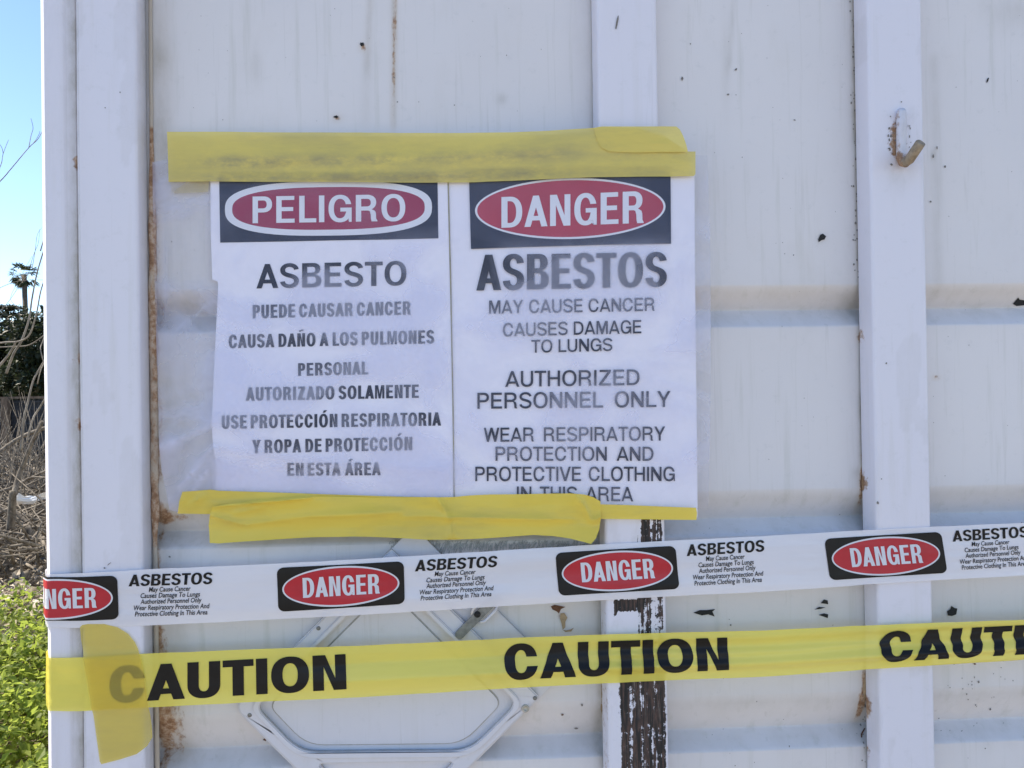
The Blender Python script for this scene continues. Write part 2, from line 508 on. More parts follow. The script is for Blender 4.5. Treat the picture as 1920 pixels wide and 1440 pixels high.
def glyph(ch, S, T, k):
    Wd = dict(A=.98, B=.86, C=.92, D=.88, E=.74, G=.95, H=.85, I=0, L=.70, M=1.02, N=.86, O=.98, P=.80, R=.88, S=.84, T=.80,
              U=.85, V=.94, W=1.30, Y=.92, Z=.80)
    acc = {'Á': 'A', 'Ó': 'O', 'Ñ': 'N', 'É': 'E', 'Í': 'I'}
    b = acc.get(ch, ch)
    W = Wd[b] * k
    c = W / 2
    d = S * 1.10
    a = S * 0.56
    L = []
    if b == 'I':
        W = S
        L = [[(0, 0), (0, 1), (S, 1), (S, 0)]]
    elif b == 'L':
        L = [[(0, 0), (0, 1), (S, 1), (S, T), (W, T), (W, 0)]]
    elif b == 'E':
        m0, m1 = .51 - T / 2, .51 + T / 2
        L = [[(0, 0), (0, 1), (W, 1), (W, 1 - T), (S, 1 - T), (S, m1), (W * .94, m1), (W * .94, m0), (S, m0), (S, T), (W * 1.02, T), (W * 1.02, 0)]]
    elif b == 'T':
        L = [[(c - S / 2, 0), (c - S / 2, 1 - T), (0, 1 - T), (0, 1), (W, 1), (W, 1 - T), (c + S / 2, 1 - T), (c + S / 2, 0)]]
    elif b == 'H':
        m0, m1 = .51 - T / 2, .51 + T / 2
        L = [[(0, 0), (0, 1), (S, 1), (S, m1), (W - S, m1), (W - S, 1), (W, 1), (W, 0), (W - S, 0), (W - S, m0), (S, m0), (S, 0)]]
    elif b == 'N':
        L = [[(0, 0), (0, 1), (S * 1.12, 1), (W - S * .96, .33), (W - S * .96, 1), (W, 1), (W, 0), (W - 1.12 * S, 0), (S * .96, .67), (S * .96, 0)]]
    elif b == 'M':
        S = min(S, W * .235)
        a = S * .56
        L = [[(0, 0), (0, 1), (S * 1.42, 1), (c, .34), (W - 1.42 * S, 1), (W, 1), (W, 0), (W - S * .92, 0), (W - S * .92, .74), (c + a * .85, 0), (c - a * .85, 0), (S * .92, .74), (S * .92, 0)]]
    elif b == 'A':
        d, a = S * 1.02, S * .48
        q = c - a
        yb = .165 if S > .22 else .20
        yt = yb + (min(T, .15) if S > .22 else T)
        yi = (W - 2 * d) / (2 * q)
        L = [[(0, 0), (q, 1), (W - q, 1), (W, 0), (W - d, 0), (W - d - q * yb, yb), (d + q * yb, yb), (d, 0)],
             [(d + q * yt, yt), (W - d - q * yt, yt), (c, yi)]]
    elif b == 'V':
        q = c - a
        L = [[(0, 1), (q, 0), (W - q, 0), (W, 1), (W - d, 1), (c, 1 - (c - d) / q), (d, 1)]]
    elif b == 'W':
        q = .265 * W
        aa = S * .52
        dd = S * 1.04
        yb = max(.22, 1 - (q - dd) / (q - aa) * 1.0)
        L = [[(0, 1), (q - aa, 0), (q + aa, 0), (c, .70), (W - q - aa, 0), (W - q + aa, 0), (W, 1), (W - dd, 1), (W - q, yb + .05), (c + aa, 1), (c - aa, 1), (q, yb + .05), (dd, 1)]]
    elif b == 'Y':
        L = [[(c - S / 2, 0), (c - S / 2, .39), (0, 1), (d * 1.05, 1), (c, .57), (W - d * 1.05, 1), (W, 1), (c + S / 2, .39), (c + S / 2, 0)]]
    elif b == 'Z':
        L = [[(0, 0), (0, T), (W - S * 1.35, 1 - T), (.03, 1 - T), (.03, 1), (W, 1), (W, 1 - T), (S * 1.35, T), (W, T), (W, 0)]]
    elif b == 'O':
        L = [arc(c, .5, c, .515, 0, 360, 40)[:-1], arc(c, .5, c - S, .515 - T, 0, 360, 36)[:-1]]
    elif b == 'D':
        r = min(W * .60, W - S - .01)
        L = [[(0, 0), (0, 1)] + arc(W - r, .5, r, .5, 90, -90, 20), [(S, T), (S, 1 - T)] + arc(W - r, .5, r - S, .5 - T, 90, -90, 18)]
    elif b == 'U':
        r = .36
        L = [[(0, 1)] + arc(c, r, c, r + .015, 180, 360, 20) + [(W, 1), (W - S, 1)] + arc(c, r, c - S, r + .015 - T, 0, -180, 18) + [(S, 1)]]
    elif b in 'CG':
        ro, ri = .515, .515 - T
        h = .135 if b == 'C' else .16
        ao = ang_at(ro, h)
        ai = ang_at(ri, h)
        if b == 'C':
            L = [arc(c, .5, c, ro, ao, 360 - ao, 34) + arc(c, .5, c - S, ri, 360 - ai, ai, 30)]
        else:
            gx = c + c * .80
            L = [arc(c, .5, c, ro, ao, 312, 30) + [(W - S * .62, .14), (W - S * .50, 0), (W, 0), (W, .53), (c * 1.02, .53), (c * 1.02, .53 - T * .95), (W - S, .53 - T * .95)]
                 + arc(c, .5, c - S, ri, 330, ai, 28)]
    elif b == 'P':
        y0 = .40
        r = W * .46
        cy, ry = (1 + y0) / 2, (1 - y0) / 2
        L = [[(0, 0), (0, 1)] + arc(W - r, cy, r, ry, 90, -90, 18) + [(S, y0), (S, 0)], [(S, y0 + T), (S, 1 - T)] + arc(W - r, cy, r - S, ry - T, 90, -90, 14)]
    elif b == 'R':
        y0 = .43
        r = W * .44
        Wb = W * .95
        cy, ry = (1 + y0) / 2, (1 - y0) / 2
        bowl = arc(Wb - r, cy, r, ry, 90, -62, 16)
        L = [[(0, 0), (0, 1)] + bowl + [(W * .90, .385), (W * .94, .30), (W * .95, .10), (W * 1.01, .025), (W * 1.01, 0), (W * .99 - S, 0), (W * .955 - S, .10), (W * .945 - S, .27), (W * .90 - S, y0 - .045), (W * .82 - S, y0 - .02), (S, y0 - .02), (S, 0)],
             [(S, y0 - .02 + T), (S, 1 - T)] + arc(Wb - r, cy + (T * .0 - .01), r - S, ry - T + .008, 90, -90, 14)]
    elif b == 'B':
        y1 = .525
        r1, r2 = W * .40, W * .43
        W1 = W * .95
        t2 = T * .5
        top = arc(W1 - r1, (1 + y1) / 2, r1, (1 - y1) / 2, 90, -70, 14)
        bot = arc(W - r2, y1 / 2, r2, y1 / 2, 70, -90, 14)
        L = [[(0, 0), (0, 1)] + top + bot,
             [(S, y1 + t2), (S, 1 - T)] + arc(W1 - r1, (1 + y1) / 2 + (t2 - T) / 2, r1 - S, (1 - y1 - T - t2) / 2, 90, -90, 12),
             [(S, T), (S, y1 - t2)] + arc(W - r2, (y1 - t2 + T) / 2, r2 - S, (y1 - t2 - T) / 2, 90, -90, 12)]
    elif b == 'S':
        hs, ht = S * .47, T * .50
        rx = c - hs
        yu, yl = .735, .272
        ru, rl = 1.015 - ht - yu, yl + .015 - ht
        pts = [(c + rx * math.cos(math.radians(q)) * .985, yu + ru * math.sin(math.radians(q))) for q in np.linspace(4, 180, 22)]
        p0, p3 = (c - rx * .985, yu), (c + rx, yl)
        p1, p2 = (p0[0], yu - .30), (p3[0], yl + .30)
        for q in np.linspace(0, 1, 20)[1:]:
            w0, w1, w2, w3 = (1 - q) ** 3, 3 * q * (1 - q) ** 2, 3 * q * q * (1 - q), q ** 3
            pts.append((p0[0] * w0 + p1[0] * w1 + p2[0] * w2 + p3[0] * w3, p0[1] * w0 + p1[1] * w1 + p2[1] * w2 + p3[1] * w3))
        pts += [(c + rx * math.cos(math.radians(q)), yl + rl * math.sin(math.radians(q))) for q in np.linspace(0, -177, 22)[1:]]
        pts = np.array(pts)
        tg = np.gradient(pts, axis=0)
        tg /= np.linalg.norm(tg, axis=1)[:, None]
        nr = np.stack([-tg[:, 1], tg[:, 0]], 1)
        hw = ht + (hs - ht) * np.abs(tg[:, 1]) ** 1.5
        mid = np.exp(-((np.arange(len(pts)) - len(pts) / 2) / 6.0) ** 2)
        hw = hw * (1 + .10 * mid)
        A_, B_ = pts + nr * hw[:, None], pts - nr * hw[:, None]
        L = [[tuple(q) for q in A_] + [tuple(q) for q in B_[::-1]]]
    if ch in 'ÁÓÉÍ':
        L = L + [[(c - .06, 1.09), (c + .03, 1.28), (c + .03 + S * 1.1, 1.28), (c + .09, 1.09)]]
    if ch == 'Ñ':
        xs = np.linspace(-.24 * k, .24 * k, 13)
        up = [(c + x, 1.20 + .035 * math.sin(x / (.24 * k) * math.pi) + .055) for x in xs]
        dn = [(c + x, 1.20 + .035 * math.sin(x / (.24 * k) * math.pi) - .055) for x in xs[::-1]]
        L = L + [up + dn]
    return L, W


def word_contours(text, S=.20, T=.165, k=1.0, gap=.11, space=.36):
    x, out = 0.0, []
    tight = set('ATVYWL')
    prev = None
    for ch in text:
        if ch == ' ':
            x += space
            prev = None
            continue
        L, W = glyph(ch, S, T, k)
        if prev is not None:
            g = gap
            if prev in 'OCGDPSB':
                g *= .85
            if ch in 'OCGQS':
                g *= .85
            if ch in 'AÁVYWT':
                g *= .55
            if prev in 'AÁVYWTL':
                g *= .55
            x += g
        # separate islands (accents) are tessellated apart from the letter
        body, extra = (L[:-1], L[-1:]) if ch in 'ÁÓÉÍÑ' else (L, [])
        out.append([[(px + x, py) for px, py in cnt] for cnt in body])
        for e in extra:
            out.append([[(px + x, py) for px, py in e]])
        x += W
        prev = ch
    return out, x


def tess(groups):
    V, Fc = [], []
    for g in groups:
        pl = [[Vector((x, y, 0)) for x, y in c] for c in g]
        tri = tessellate_polygon(pl)
        b = len(V)
        for c in g:
            V += c
        Fc += [tuple(b + i for i in t) for t in tri]
    return V, Fc


def font_text(text, offset=0.0, shear=0.0):
    """Small upper/lower-case text from Blender's built-in face, as flat triangles, scaled to width 1 / baseline 0 / cap height 1."""
    cu = bpy.data.curves.new('t', 'FONT')
    cu.body = text
    cu.offset = offset
    cu.shear = shear
    cu.resolution_u = 3
    ob = bpy.data.objects.new('t', cu)
    COL.objects.link(ob)
    dg = bpy.context.evaluated_depsgraph_get()
    me = ob.evaluated_get(dg).to_mesh()
    V = np.array([(v.co.x, v.co.y) for v in me.vertices])
    Fc = [tuple(p.vertices) for p in me.polygons]
    ob.evaluated_get(dg).to_mesh_clear()
    bpy.data.objects.remove(ob)
    bpy.data.curves.remove(cu)
    return V, Fc


def quad_map(q):
    """q = TL, TR, BR, BL photo pixels -> function (u, v) with v up."""
    (ax, ay), (bx, by), (cx, cy), (dx, dy) = q

    def f(u, v):
        tx, ty = ax + (bx - ax) * u, ay + (by - ay) * u
        lx, ly = dx + (cx - dx) * u, dy + (cy - dy) * u
        return lx + (tx - lx) * v, ly + (ty - ly) * v
    return f


def drape(name, V2, Fc, pix, surf, lift, mat, parent, step=0.012, smooth=True, wrap=None):
    """Flat triangles (V2 in any uv, pix(u, v) -> photo pixel) laid on the surface y = surf(x, z) and lifted off it."""
    bm = bmesh.new()
    vs = []
    for u, v in V2:
        px, py = pix(u, v)
        p = US(px, py, surf)
        vs.append(bm.verts.new((p.x, 0.0, p.z)))
    if Fc is None:
        Fc = tessellate_polygon([[Vector((v.co.x, v.co.z, 0)) for v in vs]])
    for f in Fc:
        if len(set(f)) == len(f):
            try:
                bm.faces.new([vs[i] for i in f])
            except ValueError:
                pass
    xs = [v.co.x for v in bm.verts]
    zs = [v.co.z for v in bm.verts]
    cuts = [((x, 0, 0), (1, 0, 0)) for x in np.arange(math.floor(min(xs) / step) * step + step, max(xs), step)]
    cuts += [((0, 0, z), (0, 0, 1)) for z in np.arange(math.floor(min(zs) / step) * step + step, max(zs), step)]
    if wrap is not None:
        cuts += [((wrap, 0, 0), (1, 0, 0))]
    for co, no in cuts:
        bmesh.ops.bisect_plane(bm, geom=bm.verts[:] + bm.edges[:] + bm.faces[:], dist=1e-7, plane_co=co, plane_no=no)
    for v in bm.verts:
        x, z = v.co.x, v.co.z
        if wrap is not None and x < wrap:
            wx, wy = wrap_pt(wrap - x, .0034 + lift)
            v.co = (wx, wy, z)
        else:
            v.co.y = surf(x, z) - lift
    bmesh.ops.recalc_face_normals(bm, faces=bm.faces[:])
    if bm.faces:
        s = sum(f.normal.y * f.calc_area() for f in bm.faces)
        if s > 0:
            bmesh.ops.reverse_faces(bm, faces=bm.faces[:])
    return from_bm(name, bm, mat, parent, smooth)


def letter_line(text, x0, x1, yb0, yb1, cap, S=.2, T=.165, k=1.0, gap=.11, space=.36, cap1=None, shear=0.0):
    g, W = word_contours(text, S, T, k, gap, space)
    V, Fc = tess(g)
    cap1 = cap if cap1 is None else cap1
    out = []
    for x, y in V:
        u = x / W
        cc = cap + (cap1 - cap) * u
        out.append((x0 + (x1 - x0) * u + shear * y, yb0 + (yb1 - yb0) * u - cc * y))
    return out, Fc


def join(parts):
    V, Fc = [], []
    for v, f in parts:
        b = len(V)
        V += list(v)
        Fc += [tuple(b + i for i in t) for t in f]
    return V, Fc


IDENT = lambda u, v: (u, v)


def ellipse_px(cx, cy, rx, ry, tilt=0.0, n=72, p=2.0):
    out = []
    for x, y in arc(0, 0, rx, ry, 0, 360, n, p)[:-1]:
        out.append((cx + x, cy + y + tilt * x))
    return out


def ring(outer, inner):
    n = len(outer)
    V = outer + inner
    return V, [(i, (i + 1) % n, n + (i + 1) % n, n + i) for i in range(n)]


def poly(outl):
    return list(outl), None       # filled once its points lie on their surface


def rrect(x0, x1, y0, y1, rx, ry, n=6):
    return (arc(x1 - rx, y1 - ry, rx, ry, 0, 90, n, 2) + arc(x0 + rx, y1 - ry, rx, ry, 90, 180, n, 2)
            + arc(x0 + rx, y0 + ry, rx, ry, 180, 270, n, 2) + arc(x1 - rx, y0 + ry, rx, ry, 270, 360, n, 2))


# ------------------------------------------------------------------ shipping container
D = 0.038                      # how far the posts stand proud of the panels
XL = UP(84, 720, -0.012).x     # left side of the container
XF = UP(88.2, 720, -0.030).x   # where the front flange folds back towards that side
XR = XL + 2.44
ZB, ZT = 0.14, 2.72
YB = 6.0
container = thing('shipping_container', 'large weathered white steel shipping container carrying the taped-on warning signs', 'container', (XL + 1.22, 3.0, 0))


def zpx(py, Y=0.0, px=1250):
    return UP(px, py, Y).z


def xpx(px, Y=0.0, py=720):
    return UP(px, py, Y).x


# pressed panels with V grooves
GR = [(zpx(536), zpx(584, .030), zpx(614)), (zpx(922), zpx(975, .030), zpx(1008)), (zpx(1308), zpx(1369, .030), zpx(1414))]
GZ = list(GR)
_per = (GR[0][1] - GR[2][1]) / 2
GZ.append(tuple(z - _per for z in GR[2]))


def groove_y(z):
    y = np.zeros_like(z)
    for zt, zc, zb in GZ:
        up = (z >= zc) & (z < zt)
        t = (zt - z[up]) / (zt - zc)
        y[up] = 0.030 * t ** 1.35
        dn = (z < zc) & (z > zb)
        y[dn] = 0.030 * (z[dn] - zb) / (zc - zb)
    return y


POSTS = [(xpx(148, -D), xpx(263, -D)), (xpx(1130, -D), xpx(1243, -D)), (xpx(1639, -D), xpx(1742, -D))]
_pit = POSTS[2][0] - POSTS[1][0]
POSTS += [(POSTS[2][0] + _pit * 1.02, POSTS[2][1] + _pit * 1.02), (XR - 0.13, XR - 0.04)]
ZV0, ZV1 = zpx(1500), zpx(-60)
zl = np.unique(np.concatenate([np.arange(ZV0, ZV1, 0.004), np.linspace(ZB, ZV0, 24), np.linspace(ZV1, ZT, 18), [z for g in GZ for z in g]]))


def panel(x0, x1, seed, blobs=(), stripes=()):
    fine = x0 < xpx(1990)
    xs = np.linspace(x0, x1, max(8, int((x1 - x0) / (0.004 if fine else 0.03))))
    X, Z = np.meshgrid(xs, zl)
    Y = groove_y(Z)
    Y = Y + 0.0035 * (fnoise(X * 3.1, Z * 2.4, seed, 2) - .5) * 2 * np.minimum(1, np.minimum(X - x0, x1 - X) / .06)
    nx, nz = len(xs), len(zl)
    V = np.stack([X, Y, Z], -1).reshape(-1, 3)
    idx = np.arange(nx * nz).reshape(nz, nx)
    Fq = np.stack([idx[:-1, :-1], idx[:-1, 1:], idx[1:, 1:], idx[1:, :-1]], -1).reshape(-1, 4)
    o = mk('wall_panel', V.tolist(), Fq.tolist(), M['panel'], container, True)
    rust = np.zeros_like(X)
    dirt_shade = np.zeros_like(X)
    nz_ = fnoise(X * 18, Z * 7, seed + 5)
    dirt_shade += 0.26 * np.exp(-np.maximum(0, X - x0 - .03) / .010) + 0.28 * np.exp(-np.maximum(0, x1 - .03 - X) / .012)
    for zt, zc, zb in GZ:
        dirt_shade += 0.30 * np.exp(-np.abs(Z - zt + .012) / .012) * nz_
        dirt_shade += 0.32 * np.exp(-np.abs(Z - zc + .010) / .014) * fnoise(X * 60, Z * 20, seed + 9)
    for (px, py, rx, ry, kind, amt) in blobs:
        p = UP(px, py, 0)
        g = np.exp(-(((X - p.x) / (rx * .00075)) ** 2 + ((Z - p.z) / (ry * .00075)) ** 2))
        if kind == 'r':
            rust += amt * g
        else:
            dirt_shade += amt * g
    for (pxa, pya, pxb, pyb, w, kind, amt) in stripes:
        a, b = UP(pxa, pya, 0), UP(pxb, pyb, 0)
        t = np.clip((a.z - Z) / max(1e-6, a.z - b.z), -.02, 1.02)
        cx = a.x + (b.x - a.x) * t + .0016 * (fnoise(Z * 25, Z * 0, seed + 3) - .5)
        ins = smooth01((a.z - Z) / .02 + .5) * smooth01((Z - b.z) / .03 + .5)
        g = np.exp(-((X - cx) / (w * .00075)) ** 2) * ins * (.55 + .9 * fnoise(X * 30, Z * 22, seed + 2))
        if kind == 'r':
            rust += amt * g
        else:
            dirt_shade += amt * g
    setattr_f(o, 'rust', np.clip(rust, 0, 1).ravel())
    setattr_f(o, 'dirt_shade', np.clip(dirt_shade, 0, .9).ravel())
    return o


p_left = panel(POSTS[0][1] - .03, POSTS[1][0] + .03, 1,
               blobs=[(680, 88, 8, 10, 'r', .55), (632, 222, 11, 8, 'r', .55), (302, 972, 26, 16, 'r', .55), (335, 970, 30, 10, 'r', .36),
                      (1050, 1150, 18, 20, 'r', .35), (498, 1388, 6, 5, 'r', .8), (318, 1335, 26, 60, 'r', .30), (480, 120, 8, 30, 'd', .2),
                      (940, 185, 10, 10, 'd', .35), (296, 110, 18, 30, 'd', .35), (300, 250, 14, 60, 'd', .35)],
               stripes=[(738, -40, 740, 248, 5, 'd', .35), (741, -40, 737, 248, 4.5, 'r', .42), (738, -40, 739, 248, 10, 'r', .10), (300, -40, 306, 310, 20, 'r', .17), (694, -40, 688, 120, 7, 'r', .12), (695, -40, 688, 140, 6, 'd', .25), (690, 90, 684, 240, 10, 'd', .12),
                        (302, 640, 330, 1440, 30, 'd', .28), (294, 1000, 302, 1450, 10, 'r', .54), (290, 300, 300, 980, 12, 'r', .40), (345, 300, 352, 950, 48, 'd', .16),  # last stripe: shade behind the film's left margin, painted into the wall
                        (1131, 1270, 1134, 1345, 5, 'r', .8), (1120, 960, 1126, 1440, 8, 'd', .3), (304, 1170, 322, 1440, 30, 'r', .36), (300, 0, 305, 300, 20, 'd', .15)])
p_mid = panel(POSTS[1][1] - .03, POSTS[2][0] + .03, 2,
              blobs=[(1541, 446, 11, 10, 'd', .30), (1320, 1149, 24, 9, 'd', .22), (1543, 1141, 20, 22, 'd', .25), (1612, 632, 6, 12, 'r', .9), (1618, 905, 8, 26, 'r', .95), (1620, 1320, 7, 40, 'r', .7), (1630, 1405, 12, 10, 'd', .6), (1605, 885, 8, 10, 'd', .3), (1360, 120, 8, 90, 'd', .18)],
              stripes=[(1600, -30, 1605, 260, 7, 'd', .6), (1601, -30, 1606, 260, 5, 'r', .42), (1606, 260, 1612, 480, 4, 'd', .4), (1604, 300, 1612, 520, 4, 'r', .34),
                       (1614, 740, 1618, 900, 5, 'd', .5), (1616, 850, 1620, 960, 5, 'r', .5), (1620, 1240, 1624, 1360, 6, 'r', .5), (1375, 0, 1365, 130, 5, 'd', .3)])
p_right = panel(POSTS[2][1] - .03, POSTS[3][0] + .03, 3, blobs=[(1785, 1146, 16, 14, 'd', .35), (1755, 708, 8, 5, 'r', .6), (1750, 290, 5, 10, 'd', .5), (1900, 20, 60, 40, 'd', .2)],
                stripes=[(1752, 100, 1760, 560, 10, 'd', .2)])
p_end = panel(POSTS[3][1] - .03, POSTS[4][0] + .03, 4)

# vertical posts: folded channels, rounded arrises


def post(x0, x1, depth, seed, kind=None, name='post', r=0.005, zlist=None):
    prof = [(x0, -0.0026)]
    for i in range(7):
        a = math.pi + (math.pi / 2) * i / 6
        prof.append((x0 + r + r * math.cos(a), -depth + r + r * math.sin(a)))
    nf = max(6, int((x1 - x0) / .004))
    for i in range(1, nf):
        prof.append((x0 + r + (x1 - x0 - 2 * r) * i / nf, -depth))
    for i in range(7):
        a = 1.5 * math.pi + (math.pi / 2) * i / 6
        prof.append((x1 - r + r * math.cos(a), -depth + r + r * math.sin(a)))
    prof.append((x1, -0.0026))
    zz = np.unique(np.concatenate([np.arange(ZV0, ZV1, .006), np.linspace(ZB, ZV0, 12), np.linspace(ZV1, ZT, 8)]))
    V = []
    for z in zz:
        wob = .0008 * (float(vnoise(z * 6, seed)) - .5)
        for x, y in prof:
            V.append((x + wob * .6, y + wob, z))
    n = len(prof)
    Fq = [(j * n + i, j * n + i + 1, (j + 1) * n + i + 1, (j + 1) * n + i) for j in range(len(zz) - 1) for i in range(n - 1)]
    o = mk(name, V, Fq, M['post'], container, True)
    P = np.array(V)
    X, Y, Z = P.T
    rust = np.zeros(len(P))
    dirt_shade = 0.16 * smooth01((Y + .012) / .03) + .10 * (fnoise(X * 30, Z * 8, seed) > .62)
    peel = np.zeros(len(P))
    if kind == 'scraped':
        za, zb, zc = zpx(955, -D), zpx(1130, -D), zpx(1440, -D)
        u = (X - x0) / (x1 - x0)
        low = smooth01((zpx(1215, -D) - Z) / .02)
        ulo = .50 - .36 * low + .04 * (vnoise(Z * 60, 3) - .5)
        uhi = .985
        m = smooth01((u - ulo + .03) / .13) * smooth01((uhi + .02 - u) / .09) * smooth01((za - Z) / .01)
        up = smooth01((Z - zpx(1075, -D)) / .01)
        peel = m * (.60 + .12 * low + .10 * np.sin(u * 30) + .14 * (vnoise(Z * 45, u * 6, 8) - .5))
        peel = np.where(up > .5, m * (.57 + .10 * (np.abs(u - .62) < .10)), peel)
        tri = (u > .13) & (u < .6) & (np.abs(Z - zpx(1133, -D)) < .011 * (1.25 - u))
        peel = np.maximum(peel, .85 * tri)
        q = np.exp(-(((u - .17) / .05) ** 2 + ((Z - zpx(1012, -D)) / .006) ** 2))
        peel = np.maximum(peel, .6 * q)
        rust = .35 * np.exp(-np.abs(u) / .05) * (Z < zpx(1130))
    elif kind == 'hooked':
        h = UP(1685, 265, -D)
        g = np.exp(-(((X - h.x + .004) / .013) ** 2 + ((Z - h.z) / .032) ** 2))
        rust += .75 * g
        dirt_shade += .5 * np.exp(-(((X - h.x) / .02) ** 2 + ((Z - h.z + .04) / .03) ** 2)) * .5
        for py, a in ((632, .6), (905, .85), (1320, .8), (1405, .5)):
            zc = UP(1620, py, 0).z
            rust += a * np.exp(-((Z - zc) / .018) ** 2) * (Y > -.016) * (X < x0 + .01)
    elif kind == 'left':
        dirt_shade += .30 * (X < x0 + .004) + .12 * np.exp(-(X - x0) / .01)
        for py in (310, 665, 795, 870):
            zc = UP(148, py, -D).z
            rust += .55 * np.exp(-((Z - zc) / .010) ** 2) * np.exp(-(X - x0) / .004)
        dirt_shade += .4 * smooth01((Y + .032) / .03) * (X > x1 - .01)
    setattr_f(o, 'rust', np.clip(rust, 0, 1))
    setattr_f(o, 'dirt_shade', np.clip(dirt_shade, 0, .9))
    setattr_f(o, 'peel', np.clip(peel, 0, 1))
    return o


post_l = post(POSTS[0][0], POSTS[0][1], D, 11, 'left')
post_m = post(POSTS[1][0], POSTS[1][1], D, 12, 'scraped')
post_m['label'] = 'white post with its paint scraped to black at the bottom'
post_r = post(POSTS[2][0], POSTS[2][1], D, 13, 'hooked')
post(POSTS[3][0], POSTS[3][1], D, 14)
post(POSTS[4][0], POSTS[4][1], D, 15)

# corner post: flange left of the first post, with a rounded sunlit arris, running round into the side wall
FL = 0.030
RC = 0.020
prof = [(POSTS[0][0] + .004, -FL + .004), (POSTS[0][0] - .001, -FL + .004), (POSTS[0][0] - .004, -FL + .001)]
xm = XL + (POSTS[0][0] - XL) * .66
prof += [(xm + .004, -FL + .0005), (xm, -FL - .0012), (xm - .004, -FL - .0015), (XF + .003, -FL)]
prof += [(XF + .0010, -FL), (XF + .0002, -FL + .0004), (XF - .0004, -FL + .0014), (XF + (XL - XF) * .5, -FL + .009), (XL, -.012), (XL, -.010), (XL, .02), (XL, .10), (XL + .004, .104), (XL + .02, .105)]
zz = np.unique(np.concatenate([np.arange(ZV0, ZV1, .008), np.linspace(ZB - .03, ZV0, 10), np.linspace(ZV1, ZT + .02, 8)]))
V = []
for z in zz:
    w = .0012 * (float(vnoise(z * 5, 41)) - .5)
    V += [(x + w, y, z) for x, y in prof]
n = len(prof)
Fq = [(j * n + i + 1, j * n + i, (j + 1) * n + i, (j + 1) * n + i + 1) for j in range(len(zz) - 1) for i in range(n - 1)]
corner = mk('corner_post', V, Fq, M['post'], container, False)
P = np.array(V)
X, Y, Z = P.T
dirt_shade = .85 * smooth01((X - (POSTS[0][0] - .022)) / .018) * (.3 + 1.2 * fnoise(Z * 9, X * 30, 5)) + .12 * fnoise(X * 60, Z * 12, 9)
rust = np.zeros(len(P))
for py in (305, 670, 800):
    rust += .8 * np.exp(-((Z - UP(145, py, -FL).z) / .014) ** 2) * smooth01((X - (POSTS[0][0] - .010)) / .008)
setattr_f(corner, 'dirt_shade', np.clip(dirt_shade, 0, .9))
setattr_f(corner, 'rust', np.clip(rust, 0, 1))
setattr_f(corner, 'peel', np.zeros(len(P)))

# rest of the container, seen only from the side
bm = bmesh.new()
zs_ = (ZB, ZT)
ny = 40
prev = None
pts = []
y = .105
k = 0
while y < YB - .1:
    pts += [(XL + .012, y), (XL + .012, y + .07), (XL + .046, y + .14), (XL + .046, y + .21)]
    y += .28
pts.append((XL + .012, YB))
va = [(bm.verts.new((x, yy, ZB + .05)), bm.verts.new((x, yy, ZT - .02))) for x, yy in pts]
for i in range(len(va) - 1):
    bm.faces.new((va[i + 1][0], va[i][0], va[i][1], va[i + 1][1]))
from_bm('side_wall', bm, M['body'], container)
bm = bmesh.new()
add_box(bm, XR - .05, XR, .05, YB, ZB, ZT)
from_bm('side_wall', bm, M['body'], container)
bm = bmesh.new()
add_box(bm, XL + .05, XR - .052, YB - .05, YB, ZB, ZT)
from_bm('rear_wall', bm, M['body'], container)
bm = bmesh.new()
add_box(bm, XL - .002, XR, .035, YB, ZT, ZT + .06)
add_box(bm, XL - .002, XR, -.045, .032, ZT - .04, ZT + .06)
bmesh.ops.bevel(bm, geom=bm.edges[:], offset=.006, segments=2, affect='EDGES')
from_bm('roof', bm, M['body'], container)
bm = bmesh.new()
add_box(bm, XL + .003, XR, .05, YB, ZB - .02, ZB + .05)
add_box(bm, XL + .003, XR, -.042, .045, ZB - .06, ZB + .05)
from_bm('bottom_rail', bm, M['body'], container)

# sealant bead, flaking and rusty, along the left edge of the first panel
bm = bmesh.new()
pts, rad = [], []
for i in range(160):
    py = -60 + i * 1560 / 159
    p = UP(279 + py * .009 + 3 + 2.2 * (float(fnoise(py * .02, 3.3, 2)) - .5), py, -.002)
    fl = 3.4 + 4.8 * smooth01((py - 250) / 160) * (.65 + .8 * (float(fnoise(py * .025, 9.1, 4)) - .3)) * (1 - .75 * smooth01((py - 960) / 60))
    pts.append(p)
    rad.append(max(.0012, float(fl) * .00075))
tube(bm, pts, rad, 10)
for v in bm.verts:
    v.co.y = min(v.co.y, .004)
    v.co.y = -.002 + (v.co.y + .002) * .75
bead = from_bm('sealant_bead', bm, M['sealant'], container, True)
zz_ = np.array([v.co.z for v in bead.data.vertices])
lo, hi = zpx(1000), zpx(240)
rr = np.where((zz_ > lo) & (zz_ < hi), .38 + .60 * fnoise(zz_ * 26, zz_ * 0, 6), .22)
setattr_f(bead, 'rust', rr)
setattr_f(bead, 'dirt_shade', .25 + .6 * smooth01(1 - np.abs(zz_ - zpx(585)) / .035))

# chips, specks and scabs on the paint


def blotch(px, py, w, h, seed, ang=0.0, Y=-.0006, jag=.45, n=14, surf=None):
    rs = np.random.default_rng(seed)
    out = []
    for i in range(n):
        a = 2 * math.pi * i / n
        r = 1 - jag * rs.random()
        x, y = math.cos(a) * r * w / 2, math.sin(a) * r * h / 2
        out.append((px + x * math.cos(ang) - y * math.sin(ang), py + x * math.sin(ang) + y * math.cos(ang)))
    return out


